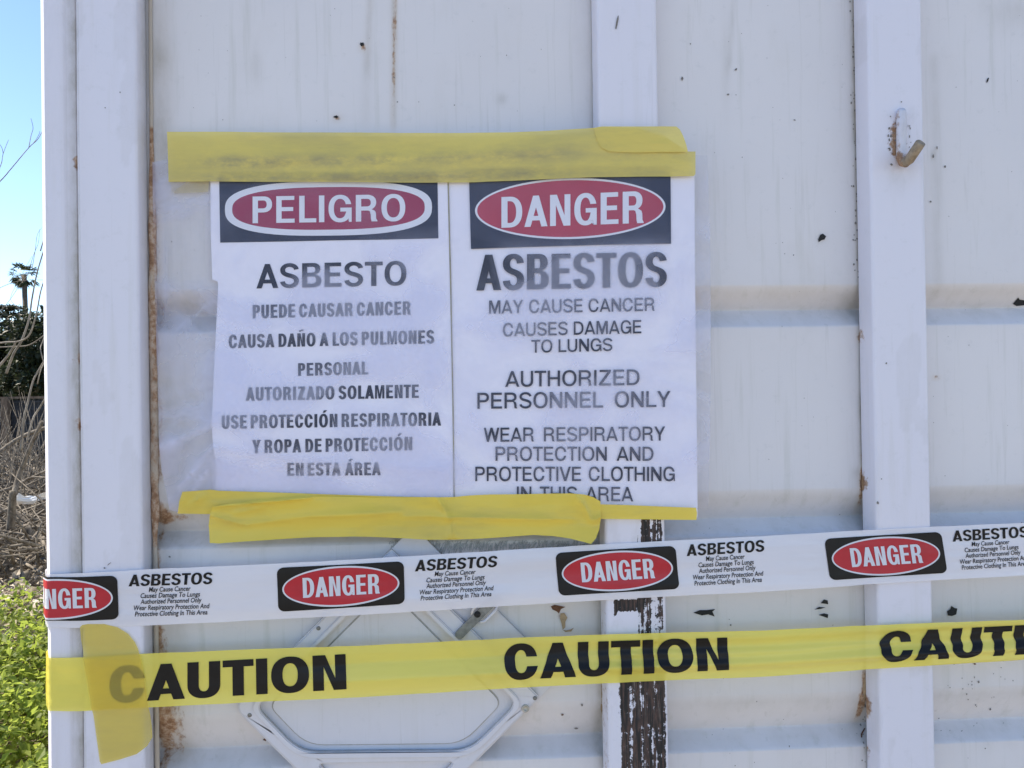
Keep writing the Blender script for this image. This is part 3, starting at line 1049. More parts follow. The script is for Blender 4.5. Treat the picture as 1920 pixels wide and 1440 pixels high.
def face_set(name, outlines, mat, parent, surf):
    V, Fc = [], []
    for ol in outlines:
        v, f = tess([[ol]])
        b = len(V)
        V += [US(x, y, surf) for x, y in v]
        Fc += [tuple(b + i for i in t) for t in f]
    bm = bmesh.new()
    vs = [bm.verts.new(p) for p in V]
    for f in Fc:
        try:
            bm.faces.new([vs[i] for i in f])
        except ValueError:
            pass
    bmesh.ops.recalc_face_normals(bm, faces=bm.faces[:])
    for f in bm.faces:
        if f.normal.y > 0:
            f.normal_flip()
    return from_bm(name, bm, mat, parent)


def wall_surf(x, z):
    for (px0, px1), sd in (((POSTS[0][1] - .03, POSTS[1][0] + .03), 1), ((POSTS[1][1] - .03, POSTS[2][0] + .03), 2), ((POSTS[2][1] - .03, POSTS[3][0] + .03), 3)):
        if px0 <= x <= px1:
            y = float(groove_y(np.array([z]))[0]) + .0035 * (float(fnoise(x * 3.1, z * 2.4, sd, 2)) - .5) * 2 * min(1, min(x - px0, px1 - x) / .06)
            return y - .0011
    return -.0011


def post_surf(x, z):
    return -D - .0012


black = [blotch(679, 83, 11, 9, 1), blotch(630, 219, 10, 6, 2), [(1534, 449), (1538, 440), (1543, 438), (1549, 443), (1546, 449), (1541, 450), (1535, 454)],
         blotch(1852, 150, 4, 12, 4, .35, jag=.3), [(1899, 570), (1905, 563), (1909, 558), (1912, 562), (1925, 564), (1925, 572), (1906, 574)],
         [(1300, 1149), (1312, 1144), (1325, 1144), (1341, 1142), (1336, 1147), (1340, 1156), (1328, 1152), (1316, 1154)],
         [(1539, 1131), (1545, 1124), (1552, 1126), (1553, 1133)], [(1527, 1143), (1536, 1138), (1548, 1139), (1538, 1142)], [(1535, 1153), (1545, 1150), (1553, 1152), (1552, 1159)],
         [(1776, 1146), (1782, 1142), (1784, 1136), (1790, 1140), (1795, 1141), (1793, 1152), (1785, 1155), (1777, 1154)],
         blotch(1835, 1279, 5, 6, 9), blotch(1857, 1330, 5, 5, 10), blotch(1279, 147, 5, 9, 11), blotch(1365, 177, 6, 4, 12), blotch(1380, 130, 8, 4, 13, -.6), blotch(1750, 293, 4, 9, 14),
         blotch(1772, 312, 5, 6, 15), blotch(1757, 277, 3, 7, 16), blotch(1745, 378, 5, 4, 17), blotch(1490, 225, 6, 3, 18), blotch(739, 145, 4, 4, 19), blotch(745, 191, 3, 3, 20),
         blotch(852, 197, 3, 3, 21), blotch(1091, 1322, 5, 6, 22), blotch(1370, 1172, 4, 4, 23), blotch(1080, 1366, 9, 4, 24), blotch(1054, 1340, 6, 5, 25), blotch(318, 1044, 5, 4, 26)]
for _i, _c in enumerate(black):
    face_set('paint_chip', [_c], M['chip' if _i < 10 else 'speck'], container, wall_surf)
rs = np.random.default_rng(33)
sp = []
for i in range(230):
    x = rs.uniform(300, 1920)
    y = rs.uniform(0, 1440)
    if 1100 < x < 1260 or 1590 < x < 1750:
        continue
    s = rs.choice([1.6, 2.0, 2.6, 3.6], p=[.4, .35, .2, .05])
    sp.append(blotch(x, y, s, s * rs.uniform(.6, 1.5), 100 + i, n=7))
for i in range(70):
    y = rs.uniform(0, 520) if i < 52 else rs.uniform(1250, 1440)
    x = 1605 + y * .016 - abs(rs.normal(0, 6)) - 3
    s = rs.uniform(1.8, 4.6)
    sp.append(blotch(x, y, s, s * rs.uniform(.8, 1.8), 400 + i, n=8))
for i in range(40):
    sp.append(blotch(rs.uniform(1740, 1900), rs.normal(1290, 60), rs.uniform(1.5, 3.5), rs.uniform(1.5, 4), 500 + i, n=7))
face_set('paint_speck', sp, M['speck'], container, wall_surf)['kind'] = 'stuff'
brown = [[(1033, 1137), (1040, 1134), (1050, 1136), (1060, 1138), (1052, 1142), (1048, 1150), (1043, 1146), (1036, 1143)], blotch(497, 1387, 10, 6, 40), blotch(1055, 1340, 5, 4, 41),
         blotch(1828, 1245, 7, 4, 42), blotch(1620, 1375, 4, 30, 43, jag=.3), blotch(1616, 905, 6, 42, 44, jag=.35)]
for _c in brown:
    face_set('rust_scab', [_c], M['brown'], container, wall_surf)
tan = [[(1051, 1150), (1058, 1149), (1064, 1158), (1060, 1166), (1060, 1176), (1055, 1181), (1053, 1170), (1050, 1160)], [(1055, 1181), (1061, 1182), (1070, 1180), (1076, 1177), (1071, 1184), (1060, 1185)],
       [(1128, 1296), (1134, 1292), (1134, 1335), (1129, 1340), (1126, 1330)], blotch(1617, 905, 3.5, 34, 51, jag=.2), blotch(1621, 1292, 6, 45, 52, jag=.3)]
for _c in tan:
    face_set('bare_filler', [_c], M['tan'], container, lambda x, z: wall_surf(x, z) - .0006)
ps = [blotch(197, 202, 3, 3, 60), blotch(225, 173, 3, 4, 61), blotch(1690, 191, 4, 3, 62), blotch(1662, 681, 4, 4, 63), blotch(1157, 42, 4, 30, 64, .2, jag=.2), blotch(1646, 943, 5, 7, 65), blotch(1653, 898, 3, 3, 66),
      blotch(196, 1065, 4, 4, 67), blotch(205, 1057, 12, 2, 68, -.7)]
for i in range(16):
    t = rs.random()
    sp2 = blotch(1671 + 8 * t + rs.normal(0, 5), 212 + 100 * t + rs.normal(0, 6), rs.uniform(2, 6), rs.uniform(3, 8), 700 + i, n=9)
    ps.append(sp2)
for i in range(12):
    ps.append(blotch(1706 + rs.normal(0, 2), 235 + rs.uniform(0, 60), rs.uniform(1.5, 3), rs.uniform(2, 5), 800 + i, n=7))
face_set('paint_speck', ps, M['speck'], container, post_surf)['kind'] = 'stuff'

# pale fibrous glue left on the panel under the tape
bm = bmesh.new()
for i in range(420):
    x0, y0 = rs.uniform(735, 1125), 1012 + abs(rs.normal(0, 9))
    a, b = US(x0, y0, wall_surf), US(x0 + rs.normal(-3, 4), y0 + rs.uniform(6, 20), wall_surf)
    a.y -= .0006
    b.y -= .0006
    m = a.lerp(b, .5) + Vector((rs.normal(0, .0012), -.0008, 0))
    tube(bm, [a, m, b], [.0004, .0005, .0002], 4, False)
g_ = from_bm('glue_residue', bm, M['glue'], container)
g_['kind'] = 'stuff'

# bent steel hook welded to the right post
hook = bpy.data.objects.new('hook', None)
rh = .0066
hk = [UP(1690, 207, -D - .0035), UP(1690, 212, -D - .005), UP(1690, 250, -D - .005), UP(1690, 285, -D - .005)]
b0 = hk[-1]
bm = bmesh.new()
pts = hk + [b0 + Vector((-.0008, -.0005, -.008)), b0 + Vector((-.0006, -.005, -.0155)), b0 + Vector((.0002, -.011, -.0180))]
tube(bm, pts, [rh * .8, rh, rh, rh, rh, rh, rh], 16)
bmesh.ops.recalc_face_normals(bm, faces=bm.faces[:])
bpy.data.objects.remove(hook)
hook = from_bm('hook', bm, M['post'], container, True)
_hz = np.array([v.co.z for v in hook.data.vertices])
_hx = np.array([v.co.x for v in hook.data.vertices])
setattr_f(hook, 'rust', np.clip(.12 + .50 * smooth01((b0.z + .004 - _hz) / .02) + .22 * smooth01((b0.x - .001 - _hx) / .004), 0, 1))
setattr_f(hook, 'dirt_shade', .30 + 0 * _hz)
bm = bmesh.new()
e0 = pts[-2]
pts2 = [b0 + Vector((-.0003, -.0075, -.0170)), b0 + Vector((.0012, -.016, -.0155)), b0 + Vector((.0030, -.026, -.0070)), b0 + Vector((.0050, -.036, .0018)), b0 + Vector((.0052, -.0366, .0022))]
tube(bm, pts2, [rh * 1.01, rh * 1.02, rh * 1.02, rh * 1.0, rh * .8], 16)
bmesh.ops.recalc_face_normals(bm, faces=bm.faces[:])
from_bm('hook_tip', bm, M['rusthook'], hook, True)

# diamond placard holder riveted to the panel
holder = bpy.data.objects.new('placard_holder', None)


def pq(p, q):
    return ((p + q) / 2, (p - q) / 2)


def plate_mesh(name, outl, holes, Yf, Yb, mat, parent, bev=.0012, smooth=False):
    """Flat plate with holes: outline in photo pixels at the front plane, extruded back, edges rounded."""
    bm = bmesh.new()
    V, Fc = tess([[outl] + holes])
    vs = []
    for x, y in V:
        p = UP(x, y, Yf)
        vs.append(bm.verts.new((p.x, Yf, p.z)))
    for f in Fc:
        try:
            bm.faces.new([vs[i] for i in f])
        except ValueError:
            pass
    bmesh.ops.dissolve_limit(bm, angle_limit=.01, verts=bm.verts[:], edges=bm.edges[:])
    front = bm.faces[:]
    ret = bmesh.ops.extrude_face_region(bm, geom=front)
    nv = [g for g in ret['geom'] if isinstance(g, bmesh.types.BMVert)]
    for v in nv:
        v.co.y = Yb
    bmesh.ops.recalc_face_normals(bm, faces=bm.faces[:])
    ed = [e for e in bm.edges if abs(e.verts[0].co.y - Yf) < 1e-6 and abs(e.verts[1].co.y - Yf) < 1e-6 and len(e.link_faces) == 2 and abs(e.link_faces[0].normal.dot(e.link_faces[1].normal)) < .5]
    if bev:
        bmesh.ops.bevel(bm, geom=ed, offset=bev, segments=2, affect='EDGES')
    o = from_bm(name, bm, mat, parent)
    yy = np.array([v.co.y for v in o.data.vertices])
    setattr_f(o, 'dirt_shade', np.where(yy > Yf + .6 * (Yb - Yf), .85, np.where(yy > Yf + 1e-5, .22, .05)))  # sides and back rims darkened, painting in the shade of the plate gaps
    return o


def rounded(pts, rad, n=5):
    out = []
    m = len(pts)
    for i in range(m):
        a, b, c = Vector(pts[i - 1]), Vector(pts[i]), Vector(pts[(i + 1) % m])
        r = rad[i] if hasattr(rad, '__len__') else rad
        d1, d2 = (a - b).normalized(), (c - b).normalized()
        p0, p2 = b + d1 * r, b + d2 * r
        for k in range(n + 1):
            t = k / n
            q = p0 * (1 - t) ** 2 + b * (2 * t * (1 - t)) + p2 * t * t
            out.append((q.x, q.y))
    return out


bm = bmesh.new()
PL, PH, QL, QM, QH = 1763, 2321, -889, -296, -212
back = rounded([pq(PL, QL), pq(PL, QH), pq(PH, QH), pq(PH, QL)], [22, 10, 6, 20])
holder = plate_mesh('placard_holder', back, [], -.0065, .0005, M['plate'], container, .0008)
win = rounded([pq(1806, -848), pq(1806, -350), pq(2290, -350), (880, 1409), (562, 1412)], [20, 10, 22, 34, 34])
win2 = rounded([(596, 1433), (852, 1429), (724, 1556)], [12, 12, 12])
frame = plate_mesh('frame', rounded([pq(PL + 1, QL + 1), pq(PL + 1, QM), pq(PH - 1, QM), pq(PH - 1, QL + 1)], [22, 5, 3, 20]), [win, win2], -.0150, -.0066, M['plate'], holder, .0022)
# raised lip round the window
lip = rounded([pq(1793, -861), pq(1793, -337), pq(2303, -337), (886, 1421), (556, 1424)], [20, 10, 22, 38, 38])
win_in = rounded([pq(1806.4, -847.6), pq(1806.4, -350.4), pq(2289.6, -350.4), (880, 1408.6), (562, 1411.6)], [20, 10, 22, 34, 34])
plate_mesh('window_lip', lip, [win_in], -.0182, -.0148, M['plate'], holder, .0014)
dome = rounded([pq(1826, -822), pq(1826, -374), pq(2262, -374), (868, 1396), (574, 1399)], [20, 12, 22, 34, 34])
face_in = plate_mesh('insert_panel', dome, [], -.0088, -.0066, M['plate'], holder, .0020)


def stud(px, py, Y, r, h, name, mat, parent, ringed=False):
    bm = bmesh.new()
    c = UP(px, py, Y)
    n = 20
    prof = [(r, 0), (r * .92, h * .55), (r * .6, h * .92), (0.0001, h)] if not ringed else [(r, 0), (r * .95, h * .7), (r * .8, h), (r * .6, h * .9), (r * .52, h * .25), (.0001, h * .2)]
    rings = []
    for rr, hh in prof:
        rings.append([bm.verts.new((c.x + rr * math.cos(k * 2 * math.pi / n), Y - hh, c.z + rr * math.sin(k * 2 * math.pi / n))) for k in range(n)])
    for i in range(len(rings) - 1):
        for k in range(n):
            bm.faces.new((rings[i][k], rings[i][(k + 1) % n], rings[i + 1][(k + 1) % n], rings[i + 1][k]))
    bm.faces.new(rings[-1])
    bmesh.ops.recalc_face_normals(bm, faces=bm.faces[:])
    return from_bm(name, bm, mat, parent, True)


for a, b in ((597, 1178), (468, 1341), (1003, 1309), (880, 1180 - 300 + 268)):
    if b > 1150:
        stud(a, b, -.0151, .0030, .0012, 'rivet', M['rivet'], holder)
stud(985, 1328, -.0151, .0056, .0026, 'grommet', M['hook'], holder, True)
# sliding clip across the upper right rail
bm = bmesh.new()
ca, cb = UP(862, 1190, -.0195), UP(935, 1117, -.0195)
dr = (cb - ca).normalized()
nr = Vector((0, -1, 0)).cross(dr).normalized()
hw = .0062
ol = []
for k in range(9):
    a = math.pi / 2 + math.pi * k / 8
    ol.append(ca + dr * (hw * math.cos(a)) + nr * (hw * math.sin(a)))
ol += [cb - nr * hw, cb + nr * hw]
vs = [bm.verts.new(p) for p in ol]
f = bm.faces.new(vs)
r_ = bmesh.ops.extrude_face_region(bm, geom=[f])
for v in [g for g in r_['geom'] if isinstance(g, bmesh.types.BMVert)]:
    v.co.y += .003
bmesh.ops.recalc_face_normals(bm, faces=bm.faces[:])
clip = from_bm('clip', bm, M['steel'], holder)
bm = bmesh.new()
mid = ca.lerp(cb, .62)
for s in (-1, 1):
    kpts = [mid + nr * (s * hw * 1.2) - dr * .016 + Vector((0, .003, 0)), mid + nr * (s * hw * 1.9) - dr * .010 + Vector((0, .001, 0)), mid + nr * (s * hw * 1.9) + dr * .012 + Vector((0, .001, 0)), mid + nr * (s * hw * 1.2) + dr * .018 + Vector((0, .003, 0))]
    tube(bm, kpts, .0022, 8)
from_bm('clip_keeper', bm, M['plate'], holder, True)
stud(895, 1152, -.0196, .0046, .0022, 'clip_bolt', M['chip'], holder)

# ------------------------------------------------------------------ sign layer surfaces
_kx = [(280, .004), (400, .007), (560, .010), (700, .014), (860, .022), (1010, .034), (1128, .0412), (1243, .0412), (1310, .0385), (1400, .036)]
KX = np.array([xpx(a, -b, 650) for a, b in _kx])
KY = np.array([b for a, b in _kx])
Z_TOP, Z_BOT = UP(800, 290, -.02).z, UP(800, 965, -.02).z
X_L, X_R = xpx(395, -.007), xpx(1308, -.04)


def crv(x):
    i = min(max(int(np.searchsorted(KX, x)) - 1, 0), len(KX) - 2)
    t = min(max((x - KX[i]) / (KX[i + 1] - KX[i]), 0), 1)
    # smooth (Catmull-like) interpolation without overshoot
    t2 = t * t * (3 - 2 * t) * .35 + t * .65
    return KY[i] + (KY[i + 1] - KY[i]) * t2


def sign_surf(x, z):
    v = (z - Z_BOT) / (Z_TOP - Z_BOT)
    y = crv(x)
    wl = min(1, max(0, (xpx(1000) - x) / .35))           # left sign bellies out and tucks back at its foot
    belly = max(0, min(1, v)) * 0 + math.sin(max(0, min(1, (v + .02) / .62)) * math.pi) * .5 + .5 * math.exp(-((v - .22) / .12) ** 2)
    y += wl * .0075 * belly
    y += .0016 * (float(fnoise(x * 9, z * 6, 21, 2)) - .5) * 2
    return -y


FCR = []
for _a, _b, _am, _w in [((338, 915), (402, 838), .004, 7), ((402, 838), (470, 850), .004, 10), ((470, 850), (640, 872), .003, 14), ((345, 940), (392, 880), .003, 5), ((402, 838), (408, 880), .003, 6), ((300, 840), (395, 800), .003, 16), ((640, 872), (840, 880), .002, 16)]:
    _A, _B = UP(_a[0], _a[1], -.012), UP(_b[0], _b[1], -.012)
    FCR.append((_A.x, _A.z, _B.x, _B.z, _am, _w * .00075))


def film_surf(x, z):
    a = float(fnoise(x * 14 + 3, z * 11, 52, 2)) - .5
    b = abs(float(fnoise(x * 7 + z * 5, z * 9 - x * 4, 77, 2)) - .5)
    y = sign_surf(x, z) - .0030 - .0022 * a - .0007 * max(0, .10 - b) * 8
    for ax, az, bx, bz, amp, w in FCR:
        dx, dz = bx - ax, bz - az
        t = min(1, max(0, ((x - ax) * dx + (z - az) * dz) / (dx * dx + dz * dz)))
        d = math.hypot(x - ax - t * dx, z - az - t * dz)
        if d < w * 6:
            y -= amp * math.exp(-d / w)
    return y


CREASES = {
    'top': [((370, 297), (560, 293), .0020, 20), ((500, 295), (880, 298), .0024, 20), ((880, 298), (1060, 290), .0020, 20), ((1112, 255), (1140, 283), .0020, 6), ((1140, 284), (1245, 286), .0022, 7), ((320, 331), (900, 330), .0020, 10)],
    'bot': [((397, 950), (590, 932), 0.0069, 4), ((395, 966), (458, 984), 0.0063, 4), ((458, 984), (570, 968), 0.0051, 5), ((570, 968), (760, 958), 0.0069, 8), ((760, 966), (1080, 968), 0.0057, 9), ((822, 933), (846, 975), 0.0069, 5), ((846, 975), (848, 1008), 0.0057, 6), ((1080, 930), (1102, 972), 0.0073, 5), ((1102, 972), (1120, 960), 0.0057, 4), ((350, 955), (385, 925), 0.0051, 4), ((440, 962), (500, 950), 0.0034, 4)],
}


def strip_surf(base, lift, creases=(), nz=.0012, seed=3):
    segs = []
    for a, b, amp, w in creases:
        A, B = UP(a[0], a[1], -.02), UP(b[0], b[1], -.02)
        segs.append((A.x, A.z, B.x, B.z, amp, w * .00075))

    def f(x, z):
        y = base(x, z) - lift
        y -= nz * (float(fnoise(x * 17, z * 30, seed, 2)) - .5) * 2
        for ax, az, bx, bz, amp, w in segs:
            dx, dz = bx - ax, bz - az
            L2 = dx * dx + dz * dz
            t = min(1, max(0, ((x - ax) * dx + (z - az) * dz) / L2))
            d = math.hypot(x - ax - t * dx, z - az - t * dz)
            if d < w * 6:
                y -= amp * math.exp(-(d / w) ** (1.8 if w > .009 else 1.0)) * math.sin(min(1, max(0.05, t * 1.0 + .02)) * math.pi) ** .3
        return y
    return f


# Spanish sign
spanish = drape('warning_sign', *poly([(394, 253), (838, 254), (839, 345), (843, 520), (848, 760), (850, 942), (406, 940), (405, 870), (400, 838), (397, 800), (401, 700), (406, 600), (409, 533), (408, 528), (398, 524), (395, 430)]),
                IDENT, sign_surf, 0, M['paper'], None)
tag(spanish, 'white Spanish warning sign headed PELIGRO, with ASBESTO and grey lines below', 'sign', 'asbestos warning signs taped up side by side')
hd = drape('header_panel', *poly([(411, 322), (820, 322), (822, 447), (617, 451), (413, 455)]), IDENT, sign_surf, .0005, M['ink'], spanish)
oo, oi = ellipse_px(616, 391, 194, 51, -.012, 72, 2.7), ellipse_px(616, 391, 180.5, 40, -.012, 72, 2.6)
drape('oval_border', *ring(oo, oi), IDENT, sign_surf, .0009, M['white'], hd)
drape('red_oval', *poly(oi), IDENT, sign_surf, .0009, M['redes'], hd)
drape('header_lettering', *letter_line('PELIGRO', 474, 760, 419, 414.5, 50, S=.185, T=.15, k=.84, gap=.17), IDENT, sign_surf, .0013, M['white'], hd)
drape('title_lettering', *letter_line('ASBESTO', 481, 762, 541, 535, 45.5, S=.20, T=.155, k=.87, gap=.15), IDENT, sign_surf, .0006, M['textink'], spanish)
CON = dict(S=.215, T=.165, k=.66, gap=.13, space=.30)
body = [letter_line('PUEDE CAUSAR CANCER', 474, 770, 597, 590, 25, **CON), letter_line('CAUSA DAÑO A LOS PULMONES', 429, 814, 653, 644, 25, **CON),
        letter_line('PERSONAL', 559, 690, 705, 702, 24, **CON), letter_line('AUTORIZADO SOLAMENTE', 461, 785, 751.5, 746, 25, **CON),
        letter_line('USE PROTECCIÓN RESPIRATORIA', 416, 827, 804, 798, 25, **CON), letter_line('Y ROPA DE PROTECCIÓN', 473, 773, 850, 844, 25, **CON),
        letter_line('EN ESTA ÁREA', 539, 714, 892, 891, 24, **CON)]
for _l in body:
    drape('lettering', *_l, IDENT, sign_surf, .0006, M['textink'], spanish)

# English sign
english = drape('warning_sign', *poly([(834, 254), (1000, 253), (1060, 250), (1128, 246), (1240, 250), (1290, 288), (1302, 292), (1303, 500), (1306, 760), (1308, 968), (1306, 972), (846, 952), (844, 760), (839, 520)]), IDENT, lambda x, z: sign_surf(x, z) + .0012, 0, M['paper'], None)
drape('sign_gap_strip', *poly([(839, 342), (841.5, 342), (846, 520), (850.5, 760), (852.5, 938), (850.5, 938), (848, 760), (843.5, 520)]), IDENT, sign_surf, .0004, M['edge'], english)  # olive strip painted in for the shaded gap between the two signs
tag(english, 'white English warning sign headed DANGER, with ASBESTOS in tall capitals below', 'sign', 'asbestos warning signs taped up side by side')
hd = drape('header_panel', *poly([(879, 318), (1257, 312), (1258, 457), (1070, 461), (883, 467)]), IDENT, sign_surf, .0007, M['ink'], english)
oo, oi = ellipse_px(1069, 391.5, 178.5, 57, -.022), ellipse_px(1069, 391.5, 174.5, 53.2, -.022)
drape('oval_border', *ring(oo, oi), IDENT, sign_surf, .0011, M['white'], hd)
drape('red_oval', *poly(oi), IDENT, sign_surf, .0011, M['red'], hd)
drape('header_lettering', *letter_line('DANGER', 940, 1206, 427.5, 418.5, 57.5, S=.185, T=.145, k=.72, gap=.14, cap1=60), IDENT, sign_surf, .0015, M['white'], hd)
drape('title_lettering', *letter_line('ASBESTOS', 893, 1250, 545, 537, 67, S=.19, T=.135, k=.64, gap=.085, cap1=64), IDENT, sign_surf, .0008, M['textink'], english)
HV = dict(S=.165, T=.14, k=1.0, gap=.18, space=.55)
body = [letter_line('MAY CAUSE CANCER', 917, 1227, 588.5, 583, 25, **HV), letter_line('CAUSES DAMAGE', 943, 1202, 631, 625, 25, **HV), letter_line('TO LUNGS', 996, 1148, 661.5, 658, 24, **HV),
        letter_line('AUTHORIZED', 947, 1199, 725.5, 722, 29.5, **HV), letter_line('PERSONNEL ONLY', 895, 1257, 766.5, 763, 30, **dict(HV, space=.8)),
        letter_line('WEAR RESPIRATORY', 907, 1247, 828.5, 826, 26.5, **dict(HV, space=.85)), letter_line('PROTECTION AND', 929, 1225, 864, 864, 26.5, **dict(HV, space=.8)),
        letter_line('PROTECTIVE CLOTHING', 891, 1265, 902, 902, 27, **dict(HV, space=.65)), letter_line('IN THIS AREA', 969, 1187, 939, 940, 27, **dict(HV, space=.7))]
for _l in body:
    drape('lettering', *_l, IDENT, sign_surf, .0008, M['textink'], english)

# milky plastic film over both signs
film = drape('plastic_film', *poly([(286, 304), (312, 300), (318, 255), (640, 255), (1000, 254), (1060, 251), (1128, 247), (1230, 250), (1290, 290), (1326, 292), (1331, 420), (1333, 700), (1328, 955), (1128, 952), (860, 950), (600, 950), (400, 958), (338, 962), (318, 956), (303, 880), (296, 720), (291, 560), (287, 420)]),
             IDENT, film_surf, .0004, M['film'], None, step=.006)
_z = np.array([v.co.z for v in film.data.vertices])
_x = np.array([v.co.x for v in film.data.vertices])
_fo = np.zeros(len(_z))
for _ax, _az, _bx, _bz, _am, _w in FCR + [(xpx(314, -.01), zpx(330), xpx(306, -.01), zpx(880), .002, .0012), (xpx(330, -.01), zpx(610), xpx(400, -.01), zpx(560), .002, .008), (xpx(395, -.012), zpx(842), xpx(640, -.016), zpx(876), .003, .006)]:
    _t = np.clip(((_x - _ax) * (_bx - _ax) + (_z - _az) * (_bz - _az)) / ((_bx - _ax) ** 2 + (_bz - _az) ** 2), 0, 1)
    _d = np.hypot(_x - _ax - _t * (_bx - _ax), _z - _az - _t * (_bz - _az))
    _fo = np.maximum(_fo, np.exp(-_d / (_w * .55)) * min(1, _am / .004) * (.5 + .5 * vnoise(_x * 60, _z * 60, 9)))
_low = smooth01((UP(600, 850, -.014).z + (_x - xpx(400)) * -.16 - _z) / .012) * (_x < xpx(850, -.02)) * (_x > xpx(396, -.01))
_fo = np.maximum(_fo, .30 * _low)
setattr_f(film, 'fold', np.clip(_fo, 0, 1))
_h = smooth01((UP(700, 440, -.02).z - _z) / .035)
setattr_f(film, 'loose', np.where((_x < xpx(397, -.01)) | (_x > xpx(1305, -.04)), 1.1, .10 + .16 * (_x < xpx(845, -.02)) + .74 * _h))
tag(film, 'milky clear plastic film laid over both white warning signs', 'plastic film')

# yellow sticky tape strips holding the film
GT = 'yellow tape strips fixing the plastic over the signs'
s = strip_surf(film_surf, .0026, CREASES['top'], .0010, 5)
tp = drape('yellow_tape_strip', *poly([(313, 247), (420, 247), (500, 248), (735, 249), (880, 249), (960, 248), (1010, 246), (1060, 243), (1110, 240), (1128, 238), (1200, 240), (1255, 262), (1290, 284), (1304, 284), (1304, 326), (1301, 330), (1258, 331), (1200, 331), (1130, 332), (1060, 334), (1000, 337), (960, 339), (880, 342), (720, 342), (560, 341), (395, 340), (316, 341), (315, 300)]),
           IDENT, s, 0, M['yellow'], None, step=.006)
_P = [v.co for v in tp.data.vertices]
_sm = []
for v in _P:
    zc, zl = UP(0, 0, 0).z, 0
    t1 = (v.z - (UP(600, 297, -.03).z + (v.x - UP(600, 297, -.03).x) * .004)) / .0085
    t2 = (v.z - UP(600, 329, -.03).z) / .0075
    ex = smooth01((v.x - xpx(330)) / .06)
    _sm.append(float(ex * (.85 * math.exp(-t1 * t1) * (.5 + .8 * vnoise(v.x * 30, 4)) + .75 * math.exp(-t2 * t2)) * (.35 + .65 * smooth01((xpx(1090) - v.x) / .1)) + .18 * fnoise(v.x * 20, v.z * 30, 6)))
setattr_f(tp, 'smear', np.clip(_sm, 0, .9))
tag(tp, 'longest dirty yellow tape strip along the top of both signs', 'tape', GT)
tp = drape('yellow_tape_strip', *poly([(1113, 240), (1128, 237), (1200, 237), (1268, 237), (1275, 243), (1281, 255), (1287, 272), (1290, 285), (1240, 285), (1190, 286), (1142, 284), (1128, 277), (1120, 264)]),
           IDENT, strip_surf(film_surf, .0052, [((1185, 262), (1200, 279), .0015, 4), ((1200, 279), (1243, 283), .0012, 4)], .0010, 8), 0, M['yellow'], None, step=.006)
tag(tp, 'short yellow tape piece with a clipped corner above the DANGER heading', 'tape', GT)
tp = drape('yellow_tape_strip', *poly([(319, 338), (392, 338), (390, 360), (330, 363), (321, 360)]), IDENT, strip_surf(film_surf, -.0008, [], .0003, 9), 0, M['yellowpale'], None)
tag(tp, 'faded pale yellow tape scrap beside the PELIGRO heading', 'tape', GT)
tp = drape('yellow_tape_strip', *poly([(333, 963), (336, 940), (342, 922), (395, 918), (410, 920), (480, 922), (620, 927), (740, 931), (850, 933), (850, 955), (640, 958), (397, 964)]), IDENT,
           strip_surf(film_surf, .0030, CREASES['bot'][-2:] + CREASES['bot'][:1], .0012, 11), 0, M['yellowdeep'], None, step=.006)
tag(tp, 'crinkled yellow tape strip at the lower left corner of the film', 'tape', GT)
tp = drape('yellow_tape_strip', *poly([(1112, 945), (1180, 947), (1305, 952), (1307, 962), (1306, 975), (1230, 974), (1128, 973), (1112, 972)]), IDENT, strip_surf(film_surf, .0024, [((1190, 950), (1190, 973), .0008, 3)], .0008, 13), 0, M['yellowdeep'], None, step=.006)
tag(tp, 'narrow yellow tape strip across the scraped post under the English sign', 'tape', GT)
s = strip_surf(film_surf, .0060, CREASES['bot'], .0032, 15)


def s_bot(x, z):
    y = s(x, z)
    zb = UP(700, 985, -.02).z
    # loose lower edge curls away from the wall
    return y - .012 * max(0, (zb - z) / .03) ** 1.3 * (.25 + .75 * float(vnoise(x * 9, 2.0)))


tp = drape('yellow_tape_strip', *poly([(393, 1018), (391, 985), (393, 968), (398, 950), (430, 944), (480, 938), (540, 934), (590, 931), (640, 931), (700, 933), (815, 932), (850, 932), (880, 929), (920, 927), (1000, 926), (1070, 925), (1095, 927), (1112, 932), (1126, 940), (1127, 972), (1124, 992), (1117, 1010), (1108, 1020), (1090, 1015), (1070, 1010), (1035, 1005), (1000, 1003), (960, 1006), (900, 1010), (850, 1012), (800, 1012), (730, 1008), (660, 1006), (600, 1007), (540, 1010), (480, 1014), (410, 1019)]),
           IDENT, s_bot, 0, M['yellowdeep'], None, step=.0028)
tag(tp, 'wide crumpled yellow tape strip with a loose lower edge under both signs', 'tape', GT)

# ------------------------------------------------------------------ barrier tapes


def tape_profile(keys):
    kx = np.array([xpx(a, -b, 1150) for a, b in keys])
    ky = np.array([b for a, b in keys])

    def g(x):
        i = min(max(int(np.searchsorted(kx, x)) - 1, 0), len(kx) - 2)
        t = min(max((x - kx[i]) / (kx[i + 1] - kx[i]), 0), 1)
        t = .5 * t + .5 * t * t * (3 - 2 * t)
        return ky[i] + (ky[i + 1] - ky[i]) * t
    return g


def edge_fn(keys, Y=-.041):
    P = [UP(a, b, Y) for a, b in keys]
    kx, kz = np.array([p.x for p in P]), np.array([p.z for p in P])
    o = np.argsort(kx)
    kx, kz = kx[o], kz[o]

    def g(x):
        if x < kx[0]:
            return kz[0] + (kz[1] - kz[0]) / (kx[1] - kx[0]) * (x - kx[0])
        if x > kx[-1]:
            return kz[-1] + (kz[-1] - kz[-2]) / (kx[-1] - kx[-2]) * (x - kx[-1])
        return float(np.interp(x, kx, kz))
    return g


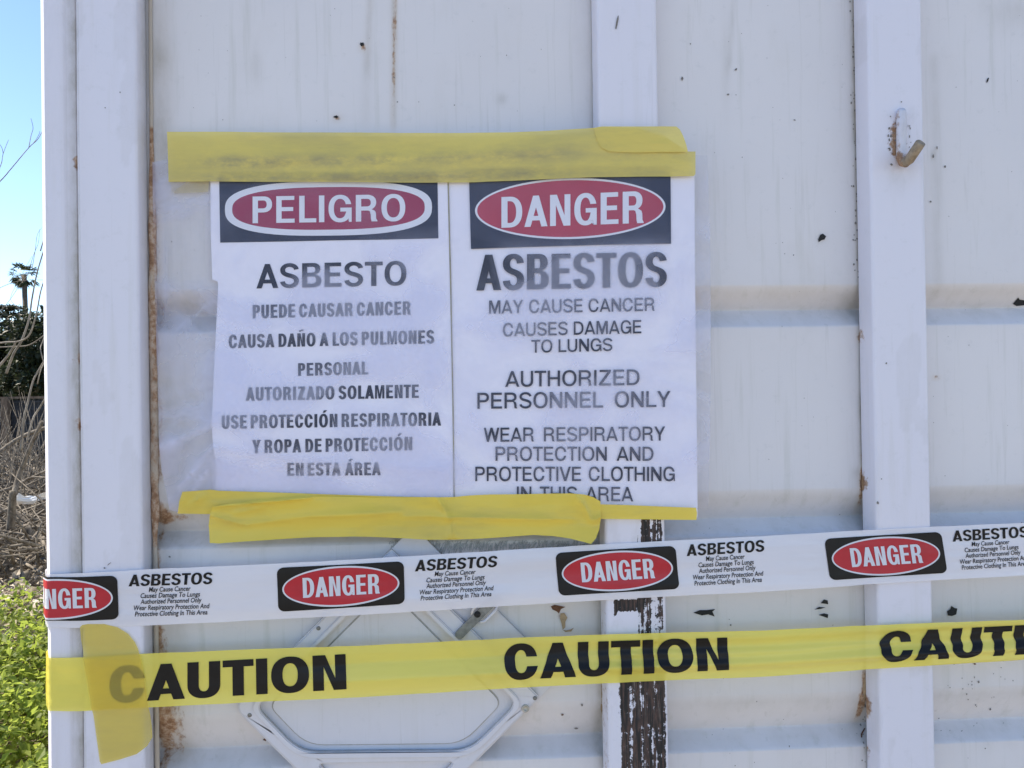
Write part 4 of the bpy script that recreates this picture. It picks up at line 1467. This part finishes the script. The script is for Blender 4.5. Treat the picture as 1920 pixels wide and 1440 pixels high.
XC = XF + .0005
_ch = Vector((XL - XF, .018))
_cl = _ch.length
_ch /= _cl
_cn = Vector((-_ch.y, _ch.x)) if -_ch.y < 0 else Vector((_ch.y, -_ch.x))


def wrap_pt(s, off):
    """Point at length s back from the front fold, along the splayed flange and then the side of the container."""
    if s < _cl:
        p = Vector((XF, -FL)) + _ch * s + _cn * off
        return p.x, p.y
    return XL - off, -.012 + (s - _cl)




def build_tape(name, top, bot, depth, fold, mat):
    """A strip from round the left corner to the far right corner, following y = -depth(x) with the cross fold fold(x, v)."""
    zt, zb = edge_fn(top), edge_fn(bot)

    def surf(x, z):
        v = (z - zb(x)) / (zt(x) - zb(x))
        return -depth(x) - fold(x, v)
    xs = list(np.arange(XC, XR - .01, .006))
    NV = 30
    side = [.24, .18, .12, .08, .05, .034, .026, .022, .018, .013, .008, .004, .001]
    V = []
    ncol = 0
    for s in side:
        wx, wy = wrap_pt(s, .0030 if s < .03 else .0022)
        for j in range(NV + 1):
            v = j / NV
            z = zb(XC) + (zt(XC) - zb(XC)) * v + s * .05
            V.append((wx - .0004 * math.sin(v * 5), wy, z))
        ncol += 1
    for x in xs:
        a, b = zb(x), zt(x)
        for j in range(NV + 1):
            v = j / NV
            z = a + (b - a) * v + .0006 * (float(vnoise(x * 40, 7 * j // NV)) - .5) * (j in (0, NV))
            V.append((x, surf(x, z), z))
        ncol += 1
    m = NV + 1
    Fq = [(i * m + j, (i + 1) * m + j, (i + 1) * m + j + 1, i * m + j + 1) for i in range(ncol - 1) for j in range(NV)]
    return mk(name, V, Fq, mat, None, True), surf


# white danger tape
dep = tape_profile([(84, .0332), (94, .0338), (139, .0400), (152, .0412), (262, .0412), (420, .0450), (650, .0480), (900, .0460), (1128, .0412), (1244, .0412), (1430, .0450), (1640, .0412), (1744, .0412), (1900, .045), (2150, .0412), (2700, .0412)])


def fold_d(x, v):
    a = .5 + .5 * math.sin(x * 5 + 1)
    return .0016 * math.sin(v * 3.2 + x * 3) + .0012 * a * math.sin(v * 9 + x * 2.2) + .0007 * (float(fnoise(x * 6, v * 5, 31, 2)) - .5) * 2


dtape, dsurf = build_tape('barrier_tape', [(92, 1078), (275, 1067), (480, 1057), (960, 1030), (1440, 1004), (1920, 979)], [(92, 1180), (275, 1173), (480, 1162), (960, 1134), (1440, 1107), (1920, 1077)], dep, fold_d, M['danger'])
tag(dtape, 'white barrier tape printed with DANGER ovals and ASBESTOS lines, stretched above the yellow one', 'barrier tape', 'barrier tapes stretched across the container')
panels = [[(-22, 1086), (220, 1079), (223, 1161), (-20, 1168)], [(519, 1064.5), (757, 1052), (759, 1132), (522, 1147)], [(1041, 1036.5), (1266, 1023), (1274, 1104), (1048, 1117)],
          [(1545, 1010), (1764, 997), (1776, 1074), (1556, 1088)], [(2030, 985), (2241, 972), (2252, 1046), (2041, 1060)]]
small = ['May Cause Cancer', 'Causes Damage To Lungs', 'Authorized Personnel Only', 'Wear Respiratory Protection And', 'Protective Clothing In This Area']
small_u = [(1.24, 1.565), (1.175, 1.635), (1.172, 1.645), (1.120, 1.705), (1.125, 1.685)]
small_v = [.605, .470, .335, .195, .055]
ftx = [font_text(sm, .0125, .22) for sm in small]
gD, WD = word_contours('DANGER', .185, .13, .60, .10)
VD, FD = tess(gD)
gA, WA = word_contours('ASBESTOS', .235, .17, .86, .11)
VA, FA = tess(gA)
for i, q in enumerate(panels):
    qm = quad_map(q)
    wr = XC if i == 0 else None
    st = .010
    bo = drape('danger_panel', *poly(rrect(0, 1, 0, 1, .055, .14)), qm, dsurf, .0008, M['tapeblack'], dtape, st, True, wr)
    eo, ei = [(x, y) for x, y in arc(.5, .5, .462, .465, 0, 360, 64, 2)[:-1]], [(x, y) for x, y in arc(.5, .5, .449, .425, 0, 360, 64, 2)[:-1]]
    drape('oval_border', *ring(eo, ei), qm, dsurf, .0012, M['tapewhite'], bo, st, True, wr)
    drape('red_oval', *poly(ei), qm, dsurf, .0012, M['tapered'], bo, st, True, wr)
    Vq = [(.200 + (.03 if i == 0 else 0) + .605 * x / WD, .285 + .455 * y) for x, y in VD]
    drape('panel_lettering', Vq, FD, qm, dsurf, .0016, M['tapewhite'], bo, st, True, wr)
    parts = [([(1.085 + .645 * x / WA + .012 * y, .745 + .265 * y) for x, y in VA], FA)]
    for (V2, F2), (u0, u1), vb in zip(ftx, small_u, small_v):
        w = V2[:, 0].max() - V2[:, 0].min()
        sc = (u1 - u0) / w
        cap = 0.70
        parts.append(([(u0 + (x - V2[:, 0].min()) * sc, vb + y / cap * .110) for x, y in V2], F2))
    Vj, Fj = join(parts)
    drape('lettering', Vj, Fj, qm, dsurf, .0008, M['tapeblack'], dtape, st, True, wr)

# yellow caution tape
dep2 = tape_profile([(84, .0332), (92, .0338), (139, .0398), (152, .0408), (262, .0408), (420, .0440), (650, .0470), (900, .0460), (1128, .0430), (1244, .0430), (1430, .0470), (1640, .0440), (1744, .0440), (1900, .046), (2150, .0415), (2700, .0412)])
X500, X800, X1400 = xpx(430), xpx(800), xpx(1400)


def tri(v, c, w):
    return max(0.0, 1 - abs(v - c) / w)


def fold_c(x, v):
    a = float(smooth01((x - X500) / .25))
    r = float(smooth01((x - X1400) / .3))
    c1 = .34 - .04 * r
    y = a * (.0080 * tri(v, c1, .30) + .0062 * tri(v, 1.0, .36))
    y += a * .0011 * math.sin(v * 22 + 1.5 * math.sin(x * 4)) * float(smooth01((x - X800) / .3))
    y += .0010 * (1 - a) * math.sin(v * 4 + x * 6)
    y += .0006 * (float(fnoise(x * 7, v * 6, 61, 2)) - .5) * 2
    return y


ctape, csurf = build_tape('barrier_tape', [(92, 1236), (275, 1225), (480, 1215), (960, 1192), (1440, 1177), (1920, 1157)], [(92, 1337), (275, 1327), (480, 1315), (960, 1288), (1440, 1265), (1920, 1235)], dep2, fold_c, M['caution'])
tag(ctape, 'yellow barrier tape printed CAUTION in black, lowest across the white container', 'barrier tape', 'barrier tapes stretched across the container')
gC, WC = word_contours('CAUTION', .258, .19, .88, .10)
VC, FC = tess(gC)
for i, (q, warp) in enumerate([([(206, 1250), (648, 1226), (650, 1292), (205, 1318)], 0), ([(946, 1208), (1364, 1195), (1366, 1256), (945, 1275)], 1.0), ([(1654, 1185), (2058, 1165), (2056, 1219), (1646, 1242)], 3.6)]):
    qm = quad_map(q)

    def pix(u, v, qm=qm, warp=warp):
        px, py = qm(u, v)
        return px + warp * (math.sin(v * 5.6 + .4) + .25 * math.sin(v * 17)), py
    # long edges are split first so that the crinkled letters bend
    bmx = bmesh.new()
    vv = [bmx.verts.new((x / WC, y, 0)) for x, y in VC]
    for f in FC:
        try:
            bmx.faces.new([vv[k] for k in f])
        except ValueError:
            pass
    for yy in np.linspace(0, 1, 15)[1:-1]:
        bmesh.ops.bisect_plane(bmx, geom=bmx.verts[:] + bmx.edges[:] + bmx.faces[:], dist=1e-6, plane_co=(0, yy, 0), plane_no=(0, 1, 0))
    bmx.verts.index_update()
    V2 = [(v.co.x, v.co.y) for v in bmx.verts]
    F2 = [tuple(v.index for v in f.verts) for f in bmx.faces]
    bmx.free()
    drape('lettering', V2, F2, pix, csurf, .0008, M['tapeblack'], ctape, .008)

# yellow patch stuck over the end of the caution tape
XP = xpx(150, -.040)


def patch_surf(x, z):
    zt, zb = UP(200, 1230, -.042).z, UP(220, 1332, -.042).z
    on = float(smooth01((zt + .008 - z) / .012)) * float(smooth01((z - zb + .008) / .012))
    y = -D - .0018
    t = csurf(x, min(max(z, zb), zt)) - .0022
    y = y * (1 - on) + t * on
    if x < XP + .004:
        y += .0
    y -= .0006 * (float(fnoise(x * 25, z * 25, 91, 2)) - .5) * 2
    return y - .0005


pt = drape('yellow_tape_patch', *poly([(150, 1176), (154, 1172), (165, 1170), (195, 1170), (220, 1176), (240, 1188), (253, 1204), (260, 1220), (264, 1238), (270, 1270), (275, 1310), (280, 1332), (285, 1362), (286, 1382), (276, 1399), (256, 1414), (225, 1424), (190, 1433), (187, 1428), (181, 1385), (174, 1337), (164, 1280), (156, 1236), (152, 1200)]),
           IDENT, patch_surf, 0, M['yellowpatch'], None, step=.006)
tag(pt, 'upright yellow tape patch over the first letter of CAUTION', 'tape')

# ------------------------------------------------------------------ ground and what stands beyond the left corner
M['soil'] = mat_ground()
gb = bmesh.new()
N = 120
R = np.concatenate([np.linspace(-14, 8, 100), ])
gx = np.unique(np.concatenate([np.linspace(-600, -20, 14), np.linspace(-20, 6, 105), np.linspace(6, 600, 14)]))
gy = np.unique(np.concatenate([np.linspace(-600, -8, 14), np.linspace(-8, 22, 121), np.linspace(22, 900, 20)]))
GX, GY = np.meshgrid(gx, gy)


def gz(x, y):
    x = np.asarray(x, float)
    y = np.asarray(y, float)
    w = smooth01((-.7 - x) / 1.5) * smooth01((y - .5) / 2) * smooth01((20 - y) / 3)
    return w * (.35 * fnoise(x * .45, y * .45, 71, 3) - .12)


Zg = gz(GX, GY)
idx = np.arange(len(gx) * len(gy)).reshape(len(gy), len(gx))
Fq = np.stack([idx[:-1, :-1], idx[:-1, 1:], idx[1:, 1:], idx[1:, :-1]], -1).reshape(-1, 4)
ground = mk('ground', np.stack([GX, GY, Zg], -1).reshape(-1, 3).tolist(), Fq.tolist(), M['soil'], None, True)
ground['kind'] = 'structure'


def AT(px, py, Y):
    return UP(px, py, Y)


M['weed'] = mat_leaf('fresh_weed_leaf', (0.070, 0.125, 0.014), (0.28, 0.33, 0.06), .62, 14)
M['litter'] = mat_leaf('dry_leaf', (0.20, 0.16, 0.12), (0.55, 0.49, 0.40), .15, 30)
M['twig'] = mat_bark('bare_twig', (0.13, 0.115, 0.10), (0.30, 0.27, 0.23))
M['bark'] = mat_bark('dark_bark', (0.06, 0.05, 0.04), (0.16, 0.13, 0.10), 20)
M['stick'] = mat_bark('dead_stick', (0.045, 0.037, 0.030), (0.27, 0.235, 0.19), 25)
M['crown'] = mat_leaf('dark_evergreen_leaf', (0.010, 0.018, 0.009), (0.03, 0.042, 0.018), .2, .8)
M['frond'] = mat_leaf('palm_frond_leaf', (0.04, 0.06, 0.025), (0.08, 0.10, 0.04), .2, .8)
M['wood'] = mat_bark('grey_brown_fence_wood', (0.10, 0.075, 0.055), (0.20, 0.15, 0.11), 12)
M['wire'] = mat_simple('dark_fence_mesh', (0.05, 0.055, 0.065), .6, .3, .3, 20)
M['cloth'] = mat_simple('white_plastic_scrap', (.8, .8, .8), .5, .3, .1, 20)


def leaf_cloud(name, P, size, mat, parent=None, seed=0, flat=0.5, asp=.55):
    """Many separate folded leaf faces at the points P."""
    rs = np.random.default_rng(seed)
    n = len(P)
    az = rs.uniform(0, 2 * np.pi, n)
    el = rs.normal(0, 1 - flat, n)
    sz = size * rs.uniform(.35, 1.5, n) ** 1.15
    d = np.stack([np.cos(az) * np.cos(el), np.sin(az) * np.cos(el), np.sin(el)], 1)
    t = np.cross(d, np.array([0, 0, 1.0]) + rs.normal(0, .35, (n, 3)))
    t /= np.maximum(1e-6, np.linalg.norm(t, axis=1))[:, None]
    nn = np.cross(t, d)
    L, Wd = sz[:, None], (sz * asp)[:, None]
    v0 = P
    v1 = P + d * L * .5 + t * Wd * .5 + nn * Wd * .18
    v2 = P + d * L
    v3 = P + d * L * .5 - t * Wd * .5 + nn * Wd * .18
    V = np.stack([v0, v1, v2, v3], 1).reshape(-1, 3)
    k = np.arange(n)[:, None] * 4
    Fq = np.concatenate([k + np.array([[0, 1, 2]]), k + np.array([[0, 2, 3]])], 1).reshape(-1, 3)
    return mk(name, V.tolist(), Fq.tolist(), mat, parent)


# weeds close to the corner
rs = np.random.default_rng(5)
pts = []
n = 34000
y = rs.uniform(.6, 4.6, n)
xc = -(y + 1.125) * .495
x = xc + rs.uniform(-1.9, .55, n) * (.35 + .65 * rs.random(n))
h = rs.random(n) ** 1.2
cl = fnoise(x * 3.2, y * 3.2, 15)
fade = smooth01((4.3 - y) / .8)
keep = (x < XL - .05) & (cl > .30 + .10 * rs.random(n) - .2 * (y < 2.6)) & (rs.random(n) < fade)
x, y, h, cl = x[keep], y[keep], h[keep], cl[keep]
z = gz(x, y) + h * (.05 + .48 * np.clip(cl - .25, 0, 1))
weeds = leaf_cloud('weeds', np.stack([x, y, z], 1), .040, M['weed'], None, 6, .40, .60)
weeds['kind'] = 'stuff'
# dry leaf litter further back
n = 26000
y = 3.4 + 14 * rs.random(n) ** 1.4
xc = -(y + 1.125) * .495
x = xc + rs.uniform(-1, .6, n) * (.5 + .14 * y)
z = gz(x, y) + .012 + .06 * rs.random(n) ** 2
lit = leaf_cloud('dry_leaf_litter', np.stack([x, y, z], 1), .075, M['litter'], None, 8, .62, .6)
lit['kind'] = 'stuff'


def branch_tube(bm, pix, Y, r0, r1, jit=0.03, seed=0, seg=7, dY=0.0, sub=5):
    rs = np.random.default_rng(seed)
    P = []
    m = len(pix)
    for i in range(m - 1):
        for k in range(sub):
            t = k / sub
            # Catmull-Rom through the pixels
            p0, p1, p2, p3 = pix[max(i - 1, 0)], pix[i], pix[i + 1], pix[min(i + 2, m - 1)]
            c = [.5 * (2 * p1[j] + (p2[j] - p0[j]) * t + (2 * p0[j] - 5 * p1[j] + 4 * p2[j] - p3[j]) * t * t + (3 * p1[j] - p0[j] - 3 * p2[j] + p3[j]) * t ** 3) for j in (0, 1)]
            P.append(c)
    P.append(pix[-1])
    n = len(P)
    pts, rad = [], []
    ph = rs.uniform(0, 6)
    for i, c in enumerate(P):
        t = i / (n - 1)
        p = AT(c[0], c[1], Y + dY * t + jit * math.sin(t * 5 + ph) * 2)
        pts.append(p)
        rad.append(r0 + (r1 - r0) * t)
    tube(bm, pts, rad, seg)


# bare shrub whose whips cross the sky and the dark trees
shrub = thing('bare_shrub', 'leafless grey shrub with long arching whips beside the container corner', 'shrub', tuple(AT(20, 960, 5.2)))
sh = [([(40, 845), (44, 790), (52, 755), (62, 715), (75, 690), (96, 655)], 5.0, .016, .010), ([(12, 700), (26, 662), (40, 640), (54, 600), (60, 560), (70, 510), (88, 450)], 5.2, .018, .008),
      ([(-30, 648), (8, 642), (35, 640), (55, 628), (68, 590), (78, 540), (95, 500)], 5.1, .014, .008), ([(-20, 652), (20, 650), (50, 648), (70, 638), (90, 622)], 5.3, .010, .006),
      ([(-60, 760), (-20, 705), (6, 678), (22, 656), (30, 640)], 5.1, .022, .012), ([(50, 830), (62, 785), (74, 765), (92, 735)], 4.8, .014, .010), ([(70, 720), (78, 690), (96, 660)], 5.0, .008, .006), ([(82, 680), (76, 655), (80, 640), (95, 600)], 5.3, .008, .005),
      ([(-40, 375), (0, 340), (22, 315), (54, 277), (70, 262), (80, 245)], 5.0, .0075, .0040), ([(54, 277), (58, 255), (62, 240), (58, 222)], 5.0, .0050, .0028), ([(54, 277), (66, 264), (74, 250), (74, 246)], 5.02, .0040, .0022),
      ([(-4, 322), (3, 305), (6, 288), (16, 262)], 5.0, .0050, .0028), ([(6, 288), (3, 276), (-6, 264)], 5.0, .004, .0025), ([(-10, 545), (10, 535), (35, 527), (60, 525), (90, 525)], 5.6, .0045, .003),
      ([(0, 585), (20, 560), (40, 530), (55, 512)], 5.6, .004, .003), ([(38, 580), (26, 570), (20, 558), (30, 535), (60, 480)], 5.7, .004, .002), ([(76, 470), (80, 455), (86, 430)], 5.6, .010, .006), ([(56, 500), (64, 475), (72, 455), (74, 430)], 5.7, .0045, .002),
      ([(60, 505), (66, 470), (70, 440), (80, 425)], 5.7, .0045, .002), ([(-120, 980), (-80, 850), (-60, 760)], 5.1, .035, .022), ([(-60, 760), (-70, 600), (-60, 470), (-40, 375)], 5.05, .020, .0075)]
for i, (px, Y, r0, r1) in enumerate(sh):
    bm = bmesh.new()
    branch_tube(bm, px, Y, r0 * .55, r1 * .55, .02, i, 7)
    from_bm('branch', bm, M['twig'], shrub, True)

# fallen wood on the slope
GB = 'dead branches lying on the littered slope'
fb = [([(-10, 855), (20, 832), (50, 815), (92, 800)], 7.0, .022, .020, 'pale peeled branch sloping across the top of the heap'),
      ([(20, 958), (28, 920), (36, 890), (46, 865), (60, 830), (80, 790)], 6.2, .030, .016, 'thick leaning branch in front of the dark fence'),
      ([(-10, 968), (20, 955), (45, 975), (70, 990), (95, 1003)], 5.6, .018, .015, 'grey branch dropping to the right beneath the white scrap'),
      ([(22, 1035), (35, 1008), (48, 988), (58, 1000), (66, 1020), (62, 1050), (56, 1072)], 5.4, .030, .022, 'hooked dark branch bent like a wishbone'),
      ([(-8, 1002), (14, 985), (30, 1000), (60, 1022), (92, 1048)], 5.3, .014, .010, 'thin branch running under the wishbone branch'),
      ([(-10, 1022), (30, 1015), (60, 1013), (92, 1018)], 5.8, .012, .010, 'straight pale stick lying level on the litter'),
      ([(2, 1110), (14, 1040), (22, 960), (24, 920)], 5.2, .040, .026, 'stout upright dead stem at the frame edge'),
      ([(46, 1075), (58, 1100), (66, 1130), (68, 1152)], 4.7, .036, .050, 'short thick stump end above the green weeds'),
      ([(10, 1090), (40, 1088), (70, 1102), (95, 1112)], 4.6, .014, .012, 'slim branch crossing just above the stump end'),
      ([(25, 1122), (50, 1126), (72, 1130), (95, 1138)], 4.5, .012, .010, 'slim stick crossing the stump end at mid height'),
      ([(12, 1140), (24, 1150), (36, 1158)], 4.4, .016, .012, 'short bleached stick at the upper edge of the weeds'),
      ([(-10, 1246), (28, 1248), (50, 1243), (76, 1226)], 3.3, .009, .006, 'forked grey twig rising to the right among the weeds'),
      ([(28, 1248), (50, 1258), (72, 1266), (95, 1276)], 3.2, .010, .008, 'dark twig sinking to the right among the weeds'),
      ([(-5, 1342), (30, 1340), (55, 1336), (92, 1326)], 2.6, .007, .006, 'level twig low among the weeds'), ([(22, 1322), (42, 1322), (52, 1336)], 2.6, .005, .005, 'crooked pale twig end resting on the level twig'),
      ([(88, 1330), (76, 1350), (70, 1366)], 2.6, .005, .003, 'short twig slanting down to the left below the level twig'), ([(92, 1372), (70, 1386), (58, 1398)], 2.3, .004, .003, 'thinnest twig by the corner at the frame bottom'),
      ([(-10, 925), (20, 915), (50, 900), (92, 880)], 6.6, .016, .012, 'grey branch rising behind the white scrap'), ([(40, 905), (60, 895), (90, 896)], 6.4, .010, .008, 'short branch end by the yellow tape scrap'),
      ([(-5, 840), (12, 820), (22, 800)], 7.5, .010, .006, 'small upright twig before the fence post')]
for i, (px, Y, r0, r1, lab) in enumerate(fb):
    bm = bmesh.new()
    branch_tube(bm, px, Y, r0, r1, .03, 100 + i, 8, .1)
    o = from_bm('fallen_branch', bm, M['stick'], None, True)
    tag(o, lab, 'branch', GB)
# small brushwood between them
bm = bmesh.new()
for i in range(850):
    Yd = 4.6 + 9 * rs.random() ** 1.5
    px0 = rs.uniform(-260, 110) if i % 2 else rs.uniform(-20, 100)
    py0 = 720 + 1500 * (1.5 - rs.uniform(.05, .35)) / (Yd + 1.125)
    p = AT(px0, py0, Yd)
    if p.x > XL - .1:
        continue
    a = rs.uniform(0, 2 * math.pi)
    L = rs.uniform(.15, .7)
    q = p + Vector((math.cos(a) * L, math.sin(a) * L * .6, rs.normal(0, .20)))
    m = p.lerp(q, .5) + Vector((rs.normal(0, .04), 0, rs.normal(0, .04)))
    if min(p.z, q.z) < -.1:
        continue
    tube(bm, [p, m, q], [rs.uniform(.004, .016), rs.uniform(.004, .010), .002], 5)
for i in range(150):
    Yd = rs.uniform(7, 15)
    p = AT(rs.uniform(-60, 96), 850, Yd)
    p.z = -.05
    q = p + Vector((rs.normal(0, .35), rs.normal(0, .3), rs.uniform(.5, 1.75)))
    m = p.lerp(q, .5) + Vector((rs.normal(0, .10), 0, 0))
    tube(bm, [p, m, q], [rs.uniform(.006, .013), .006, .002], 5)
o = from_bm('brushwood', bm, M['stick'], None, True)
o['kind'] = 'stuff'

# white plastic scrap and a yellow scrap on the heap
bm = bmesh.new()
ol = [(27, 938), (34, 925), (46, 931), (60, 930), (76, 925), (92, 918), (92, 934), (76, 938), (62, 944), (46, 946), (30, 946)]
V_, F_ = tess([[ol]])
vs = [bm.verts.new(AT(x, y, 6.1 + .004 * (y - 930))) for x, y in V_]
for f in F_:
    bm.faces.new([vs[i] for i in f])
bmesh.ops.subdivide_edges(bm, edges=bm.edges[:], cuts=3, use_grid_fill=True)
for v in bm.verts:
    v.co.y += .10 * (float(fnoise(v.co.x * 12, v.co.z * 14, 3, 2)) - .5)
    v.co.z += .04 * (float(fnoise(v.co.x * 15, v.co.z * 9, 8, 2)) - .5)
bmesh.ops.recalc_face_normals(bm, faces=bm.faces[:])
tag(from_bm('plastic_scrap', bm, M['cloth'], None), 'crumpled white plastic scrap caught on the dead branches', 'scrap')

# fence
fy = 16.0
fence = thing('garden_fence', 'low dark wire fence with brown wooden posts below the trees', 'fence', tuple(AT(40, 850, fy)))
bm = bmesh.new()
zt_, zb_ = AT(40, 748, fy).z, AT(40, 870, fy).z
for i in range(150):
    xx = -13 + i * .09
    add_box(bm, xx, xx + .014, fy - .008, fy + .008, zb_, zt_)
for k in range(9):
    zz = zb_ + (zt_ - zb_) * (k + .5) / 9
    add_box(bm, -13, .5, fy - .022, fy - .010, zz, zz + .02)
from_bm('wire_mesh', bm, M['wire'], fence)
bm = bmesh.new()
add_box(bm, -13, .5, fy + .03, fy + .06, zb_ - .3, zt_ - .02)
from_bm('backing_board', bm, M['wire'], fence)
bm = bmesh.new()
add_box(bm, -13, .5, fy - .06, fy + .08, zt_ + .002, zt_ + .05)
from_bm('top_rail', bm, M['wood'], fence)
for px in (-160, 12, 170 - 20, 320):
    p = AT(px, 800, fy - .12)
    bm = bmesh.new()
    add_box(bm, p.x - .07, p.x + .07, fy - .20, fy - .07, zb_ - .4, zt_ + .03)
    bmesh.ops.bevel(bm, geom=bm.edges[:], offset=.012, segments=2, affect='EDGES')
    from_bm('post', bm, M['wood'], fence)

# bank of leaf mould with sunlit edge behind the fence
# trees


def crown_points(c, rx, ry, rz, n, rs, clumps=16, hollow=.35):
    cc = []
    for i in range(clumps):
        a, e = rs.uniform(0, 2 * np.pi), np.arcsin(rs.uniform(-.8, 1))
        r = rs.uniform(.55, 1.0)
        cc.append((np.cos(a) * np.cos(e) * r, np.sin(a) * np.cos(e) * r, np.sin(e) * r, rs.uniform(.22, .42)))
    P = []
    for i in range(n):
        k = cc[rs.integers(len(cc))]
        v = rs.normal(0, 1, 3)
        v /= np.linalg.norm(v)
        r = k[3] * rs.random() ** .45
        P.append((c[0] + (k[0] + v[0] * r) * rx, c[1] + (k[1] + v[1] * r) * ry, c[2] + (k[2] + v[2] * r) * rz))
    return np.array(P), cc


def tree(px, ytop, Yd, halfw, base_h, label, seed, n=5200, leaf=.20, mat='crown', name='evergreen_tree'):
    rs = np.random.default_rng(seed)
    top = AT(px, ytop, Yd)
    x = top.x
    H = top.z
    t = thing(name, label, 'tree', (x, Yd, 0), 'trees beyond the fence')
    rz = (H - base_h) / 2
    c = (x, Yd, base_h + rz)
    P, cc = crown_points(c, halfw, halfw, rz * .86, n, rs, 22)
    leaf_cloud('crown', P, leaf, M[mat], t, seed + 1, .2, .6)
    bm = bmesh.new()
    tube(bm, [(x, Yd, -.2), (x + .1, Yd, base_h * .6), (x - .1, Yd, base_h + rz), (x, Yd, base_h + rz * 1.7)], [.28, .22, .14, .04], 9)
    for k in cc[:12]:
        z0 = base_h * .7 + rz * rs.uniform(.1, .9)
        tube(bm, [(x, Yd, z0), (x + k[0] * halfw * .5, Yd + k[1] * halfw * .5, (z0 + c[2] + k[2] * rz) / 2 + .1), (x + k[0] * halfw * .9, Yd + k[1] * halfw * .9, c[2] + k[2] * rz * .86)], [.09, .06, .02], 6)
    from_bm('trunk', bm, M['bark'], t, True)
    return t


tree(84, 560, 24, 1.35, .6, 'dark narrow evergreen directly beside the container edge, tallest of the near trees', 201, 7000, .16)
tree(50, 640, 27, 1.6, .4, 'dark bushy evergreen beneath the tall palm', 202, 7000, .18)
tree(14, 600, 30, 1.6, .6, 'dark evergreen with a flat top left of the palm trunk', 203, 6500, .18)
tree(-60, 560, 30, 2.4, .6, 'round evergreen further left outside the shrub whips', 204)
tree(-170, 540, 28, 2.6, .6, 'broad evergreen left of the round one', 205)
tree(-320, 500, 30, 3.2, .6, 'wide evergreen at the far left end of the row', 206)
tree(150, 560, 30, 2.2, .6, 'evergreen hidden mostly behind the container corner', 207)
tree(280, 520, 30, 3.0, .6, 'evergreen behind the container', 208)
# tiered cedar with bare-looking level boughs
cx_, cy_ = AT(14, 575, 34).x, 34
ced = thing('cedar_tree', 'dark cedar with flat level boughs against the sky', 'tree', (cx_, cy_, 0), 'trees beyond the fence')
rs = np.random.default_rng(77)
P = []
bm = bmesh.new()
ztop = AT(14, 578, 34).z
tube(bm, [(cx_, cy_, -.2), (cx_, cy_, ztop * .6), (cx_, cy_, ztop)], [.3, .2, .06], 9)
for k, (z, L, sl) in enumerate([(ztop, .75, -.02), (ztop - .28, 1.0, -.05), (ztop - .62, 1.5, -.18), (ztop - 1.1, 1.6, -.12), (ztop - 1.7, 1.8, -.1), (ztop - 2.4, 1.9, -.1)]):
    for j in range(7):
        a = j * .9 + k * .5
        d = Vector((math.cos(a), math.sin(a), sl))
        e = Vector((cx_, cy_, z)) + d * L
        tube(bm, [(cx_, cy_, z), Vector((cx_, cy_, z)) + d * L * .5 + Vector((0, 0, .05)), e], [.05, .035, .012], 5)
        for i in range(170):
            t = rs.uniform(.15, 1.05)
            w = .28 * (1.2 - t * .5)
            P.append(Vector((cx_, cy_, z)) + d * L * t + Vector((rs.normal(0, w * .5), rs.normal(0, w * .5), rs.normal(.02, .045))))
from_bm('trunk', bm, M['bark'], ced, True)
leaf_cloud('crown', np.array(P), .13, M['crown'], ced, 78, .6, .4)


def palm(px, py, Yd, seed, label, frond=1.1):
    rs = np.random.default_rng(seed)
    c = AT(px, py, Yd)
    t = thing('palm_tree', label, 'tree', (c.x, Yd, 0), 'palm trees far behind')
    bm = bmesh.new()
    tube(bm, [(c.x, Yd, 0), (c.x + .15, Yd, c.z * .5), (c.x + .05, Yd, c.z)], [.24, .18, .16], 9)
    from_bm('trunk', bm, M['bark'], t, True)
    V, Fc = [], []
    for i in range(44):
        a = rs.uniform(0, 2 * math.pi)
        e = rs.uniform(-1.35, 1.25)
        d = Vector((math.cos(a) * math.cos(e), math.sin(a) * math.cos(e), math.sin(e)))
        L = frond * rs.uniform(.7, 1.1) * (.8 if e < -.6 else 1)
        base = c + d * L * .55
        base.z -= .05
        side = d.cross(Vector((0, 0, 1)))
        if side.length < 1e-3:
            side = Vector((1, 0, 0))
        side.normalize()
        b = len(V)
        V += [c, c + side * .02 + Vector((0, 0, .01)), base]
        Fc.append((b, b + 1, b + 2))
        for k in range(-8, 9):
            q = k / 8 * 1.25
            tip = base + (d * math.cos(q) + side * math.sin(q)) * (L * .5) + Vector((0, 0, -.22 * L * abs(rs.normal(.6, .3))))
            w = (d * -math.sin(q) + side * math.cos(q)) * .035
            b = len(V)
            mid = base.lerp(tip, .55) + Vector((0, 0, .04))
            V += [base, mid + w, tip, mid - w]
            Fc.append((b, b + 1, b + 2, b + 3))
    mk('crown', V, Fc, M['frond'], t)
    return t


palm(44, 516, 55, 301, 'tall fan palm with a shaggy crown above the dark evergreens')
palm(-75, 530, 60, 302, 'second fan palm further left beyond the frame edge')
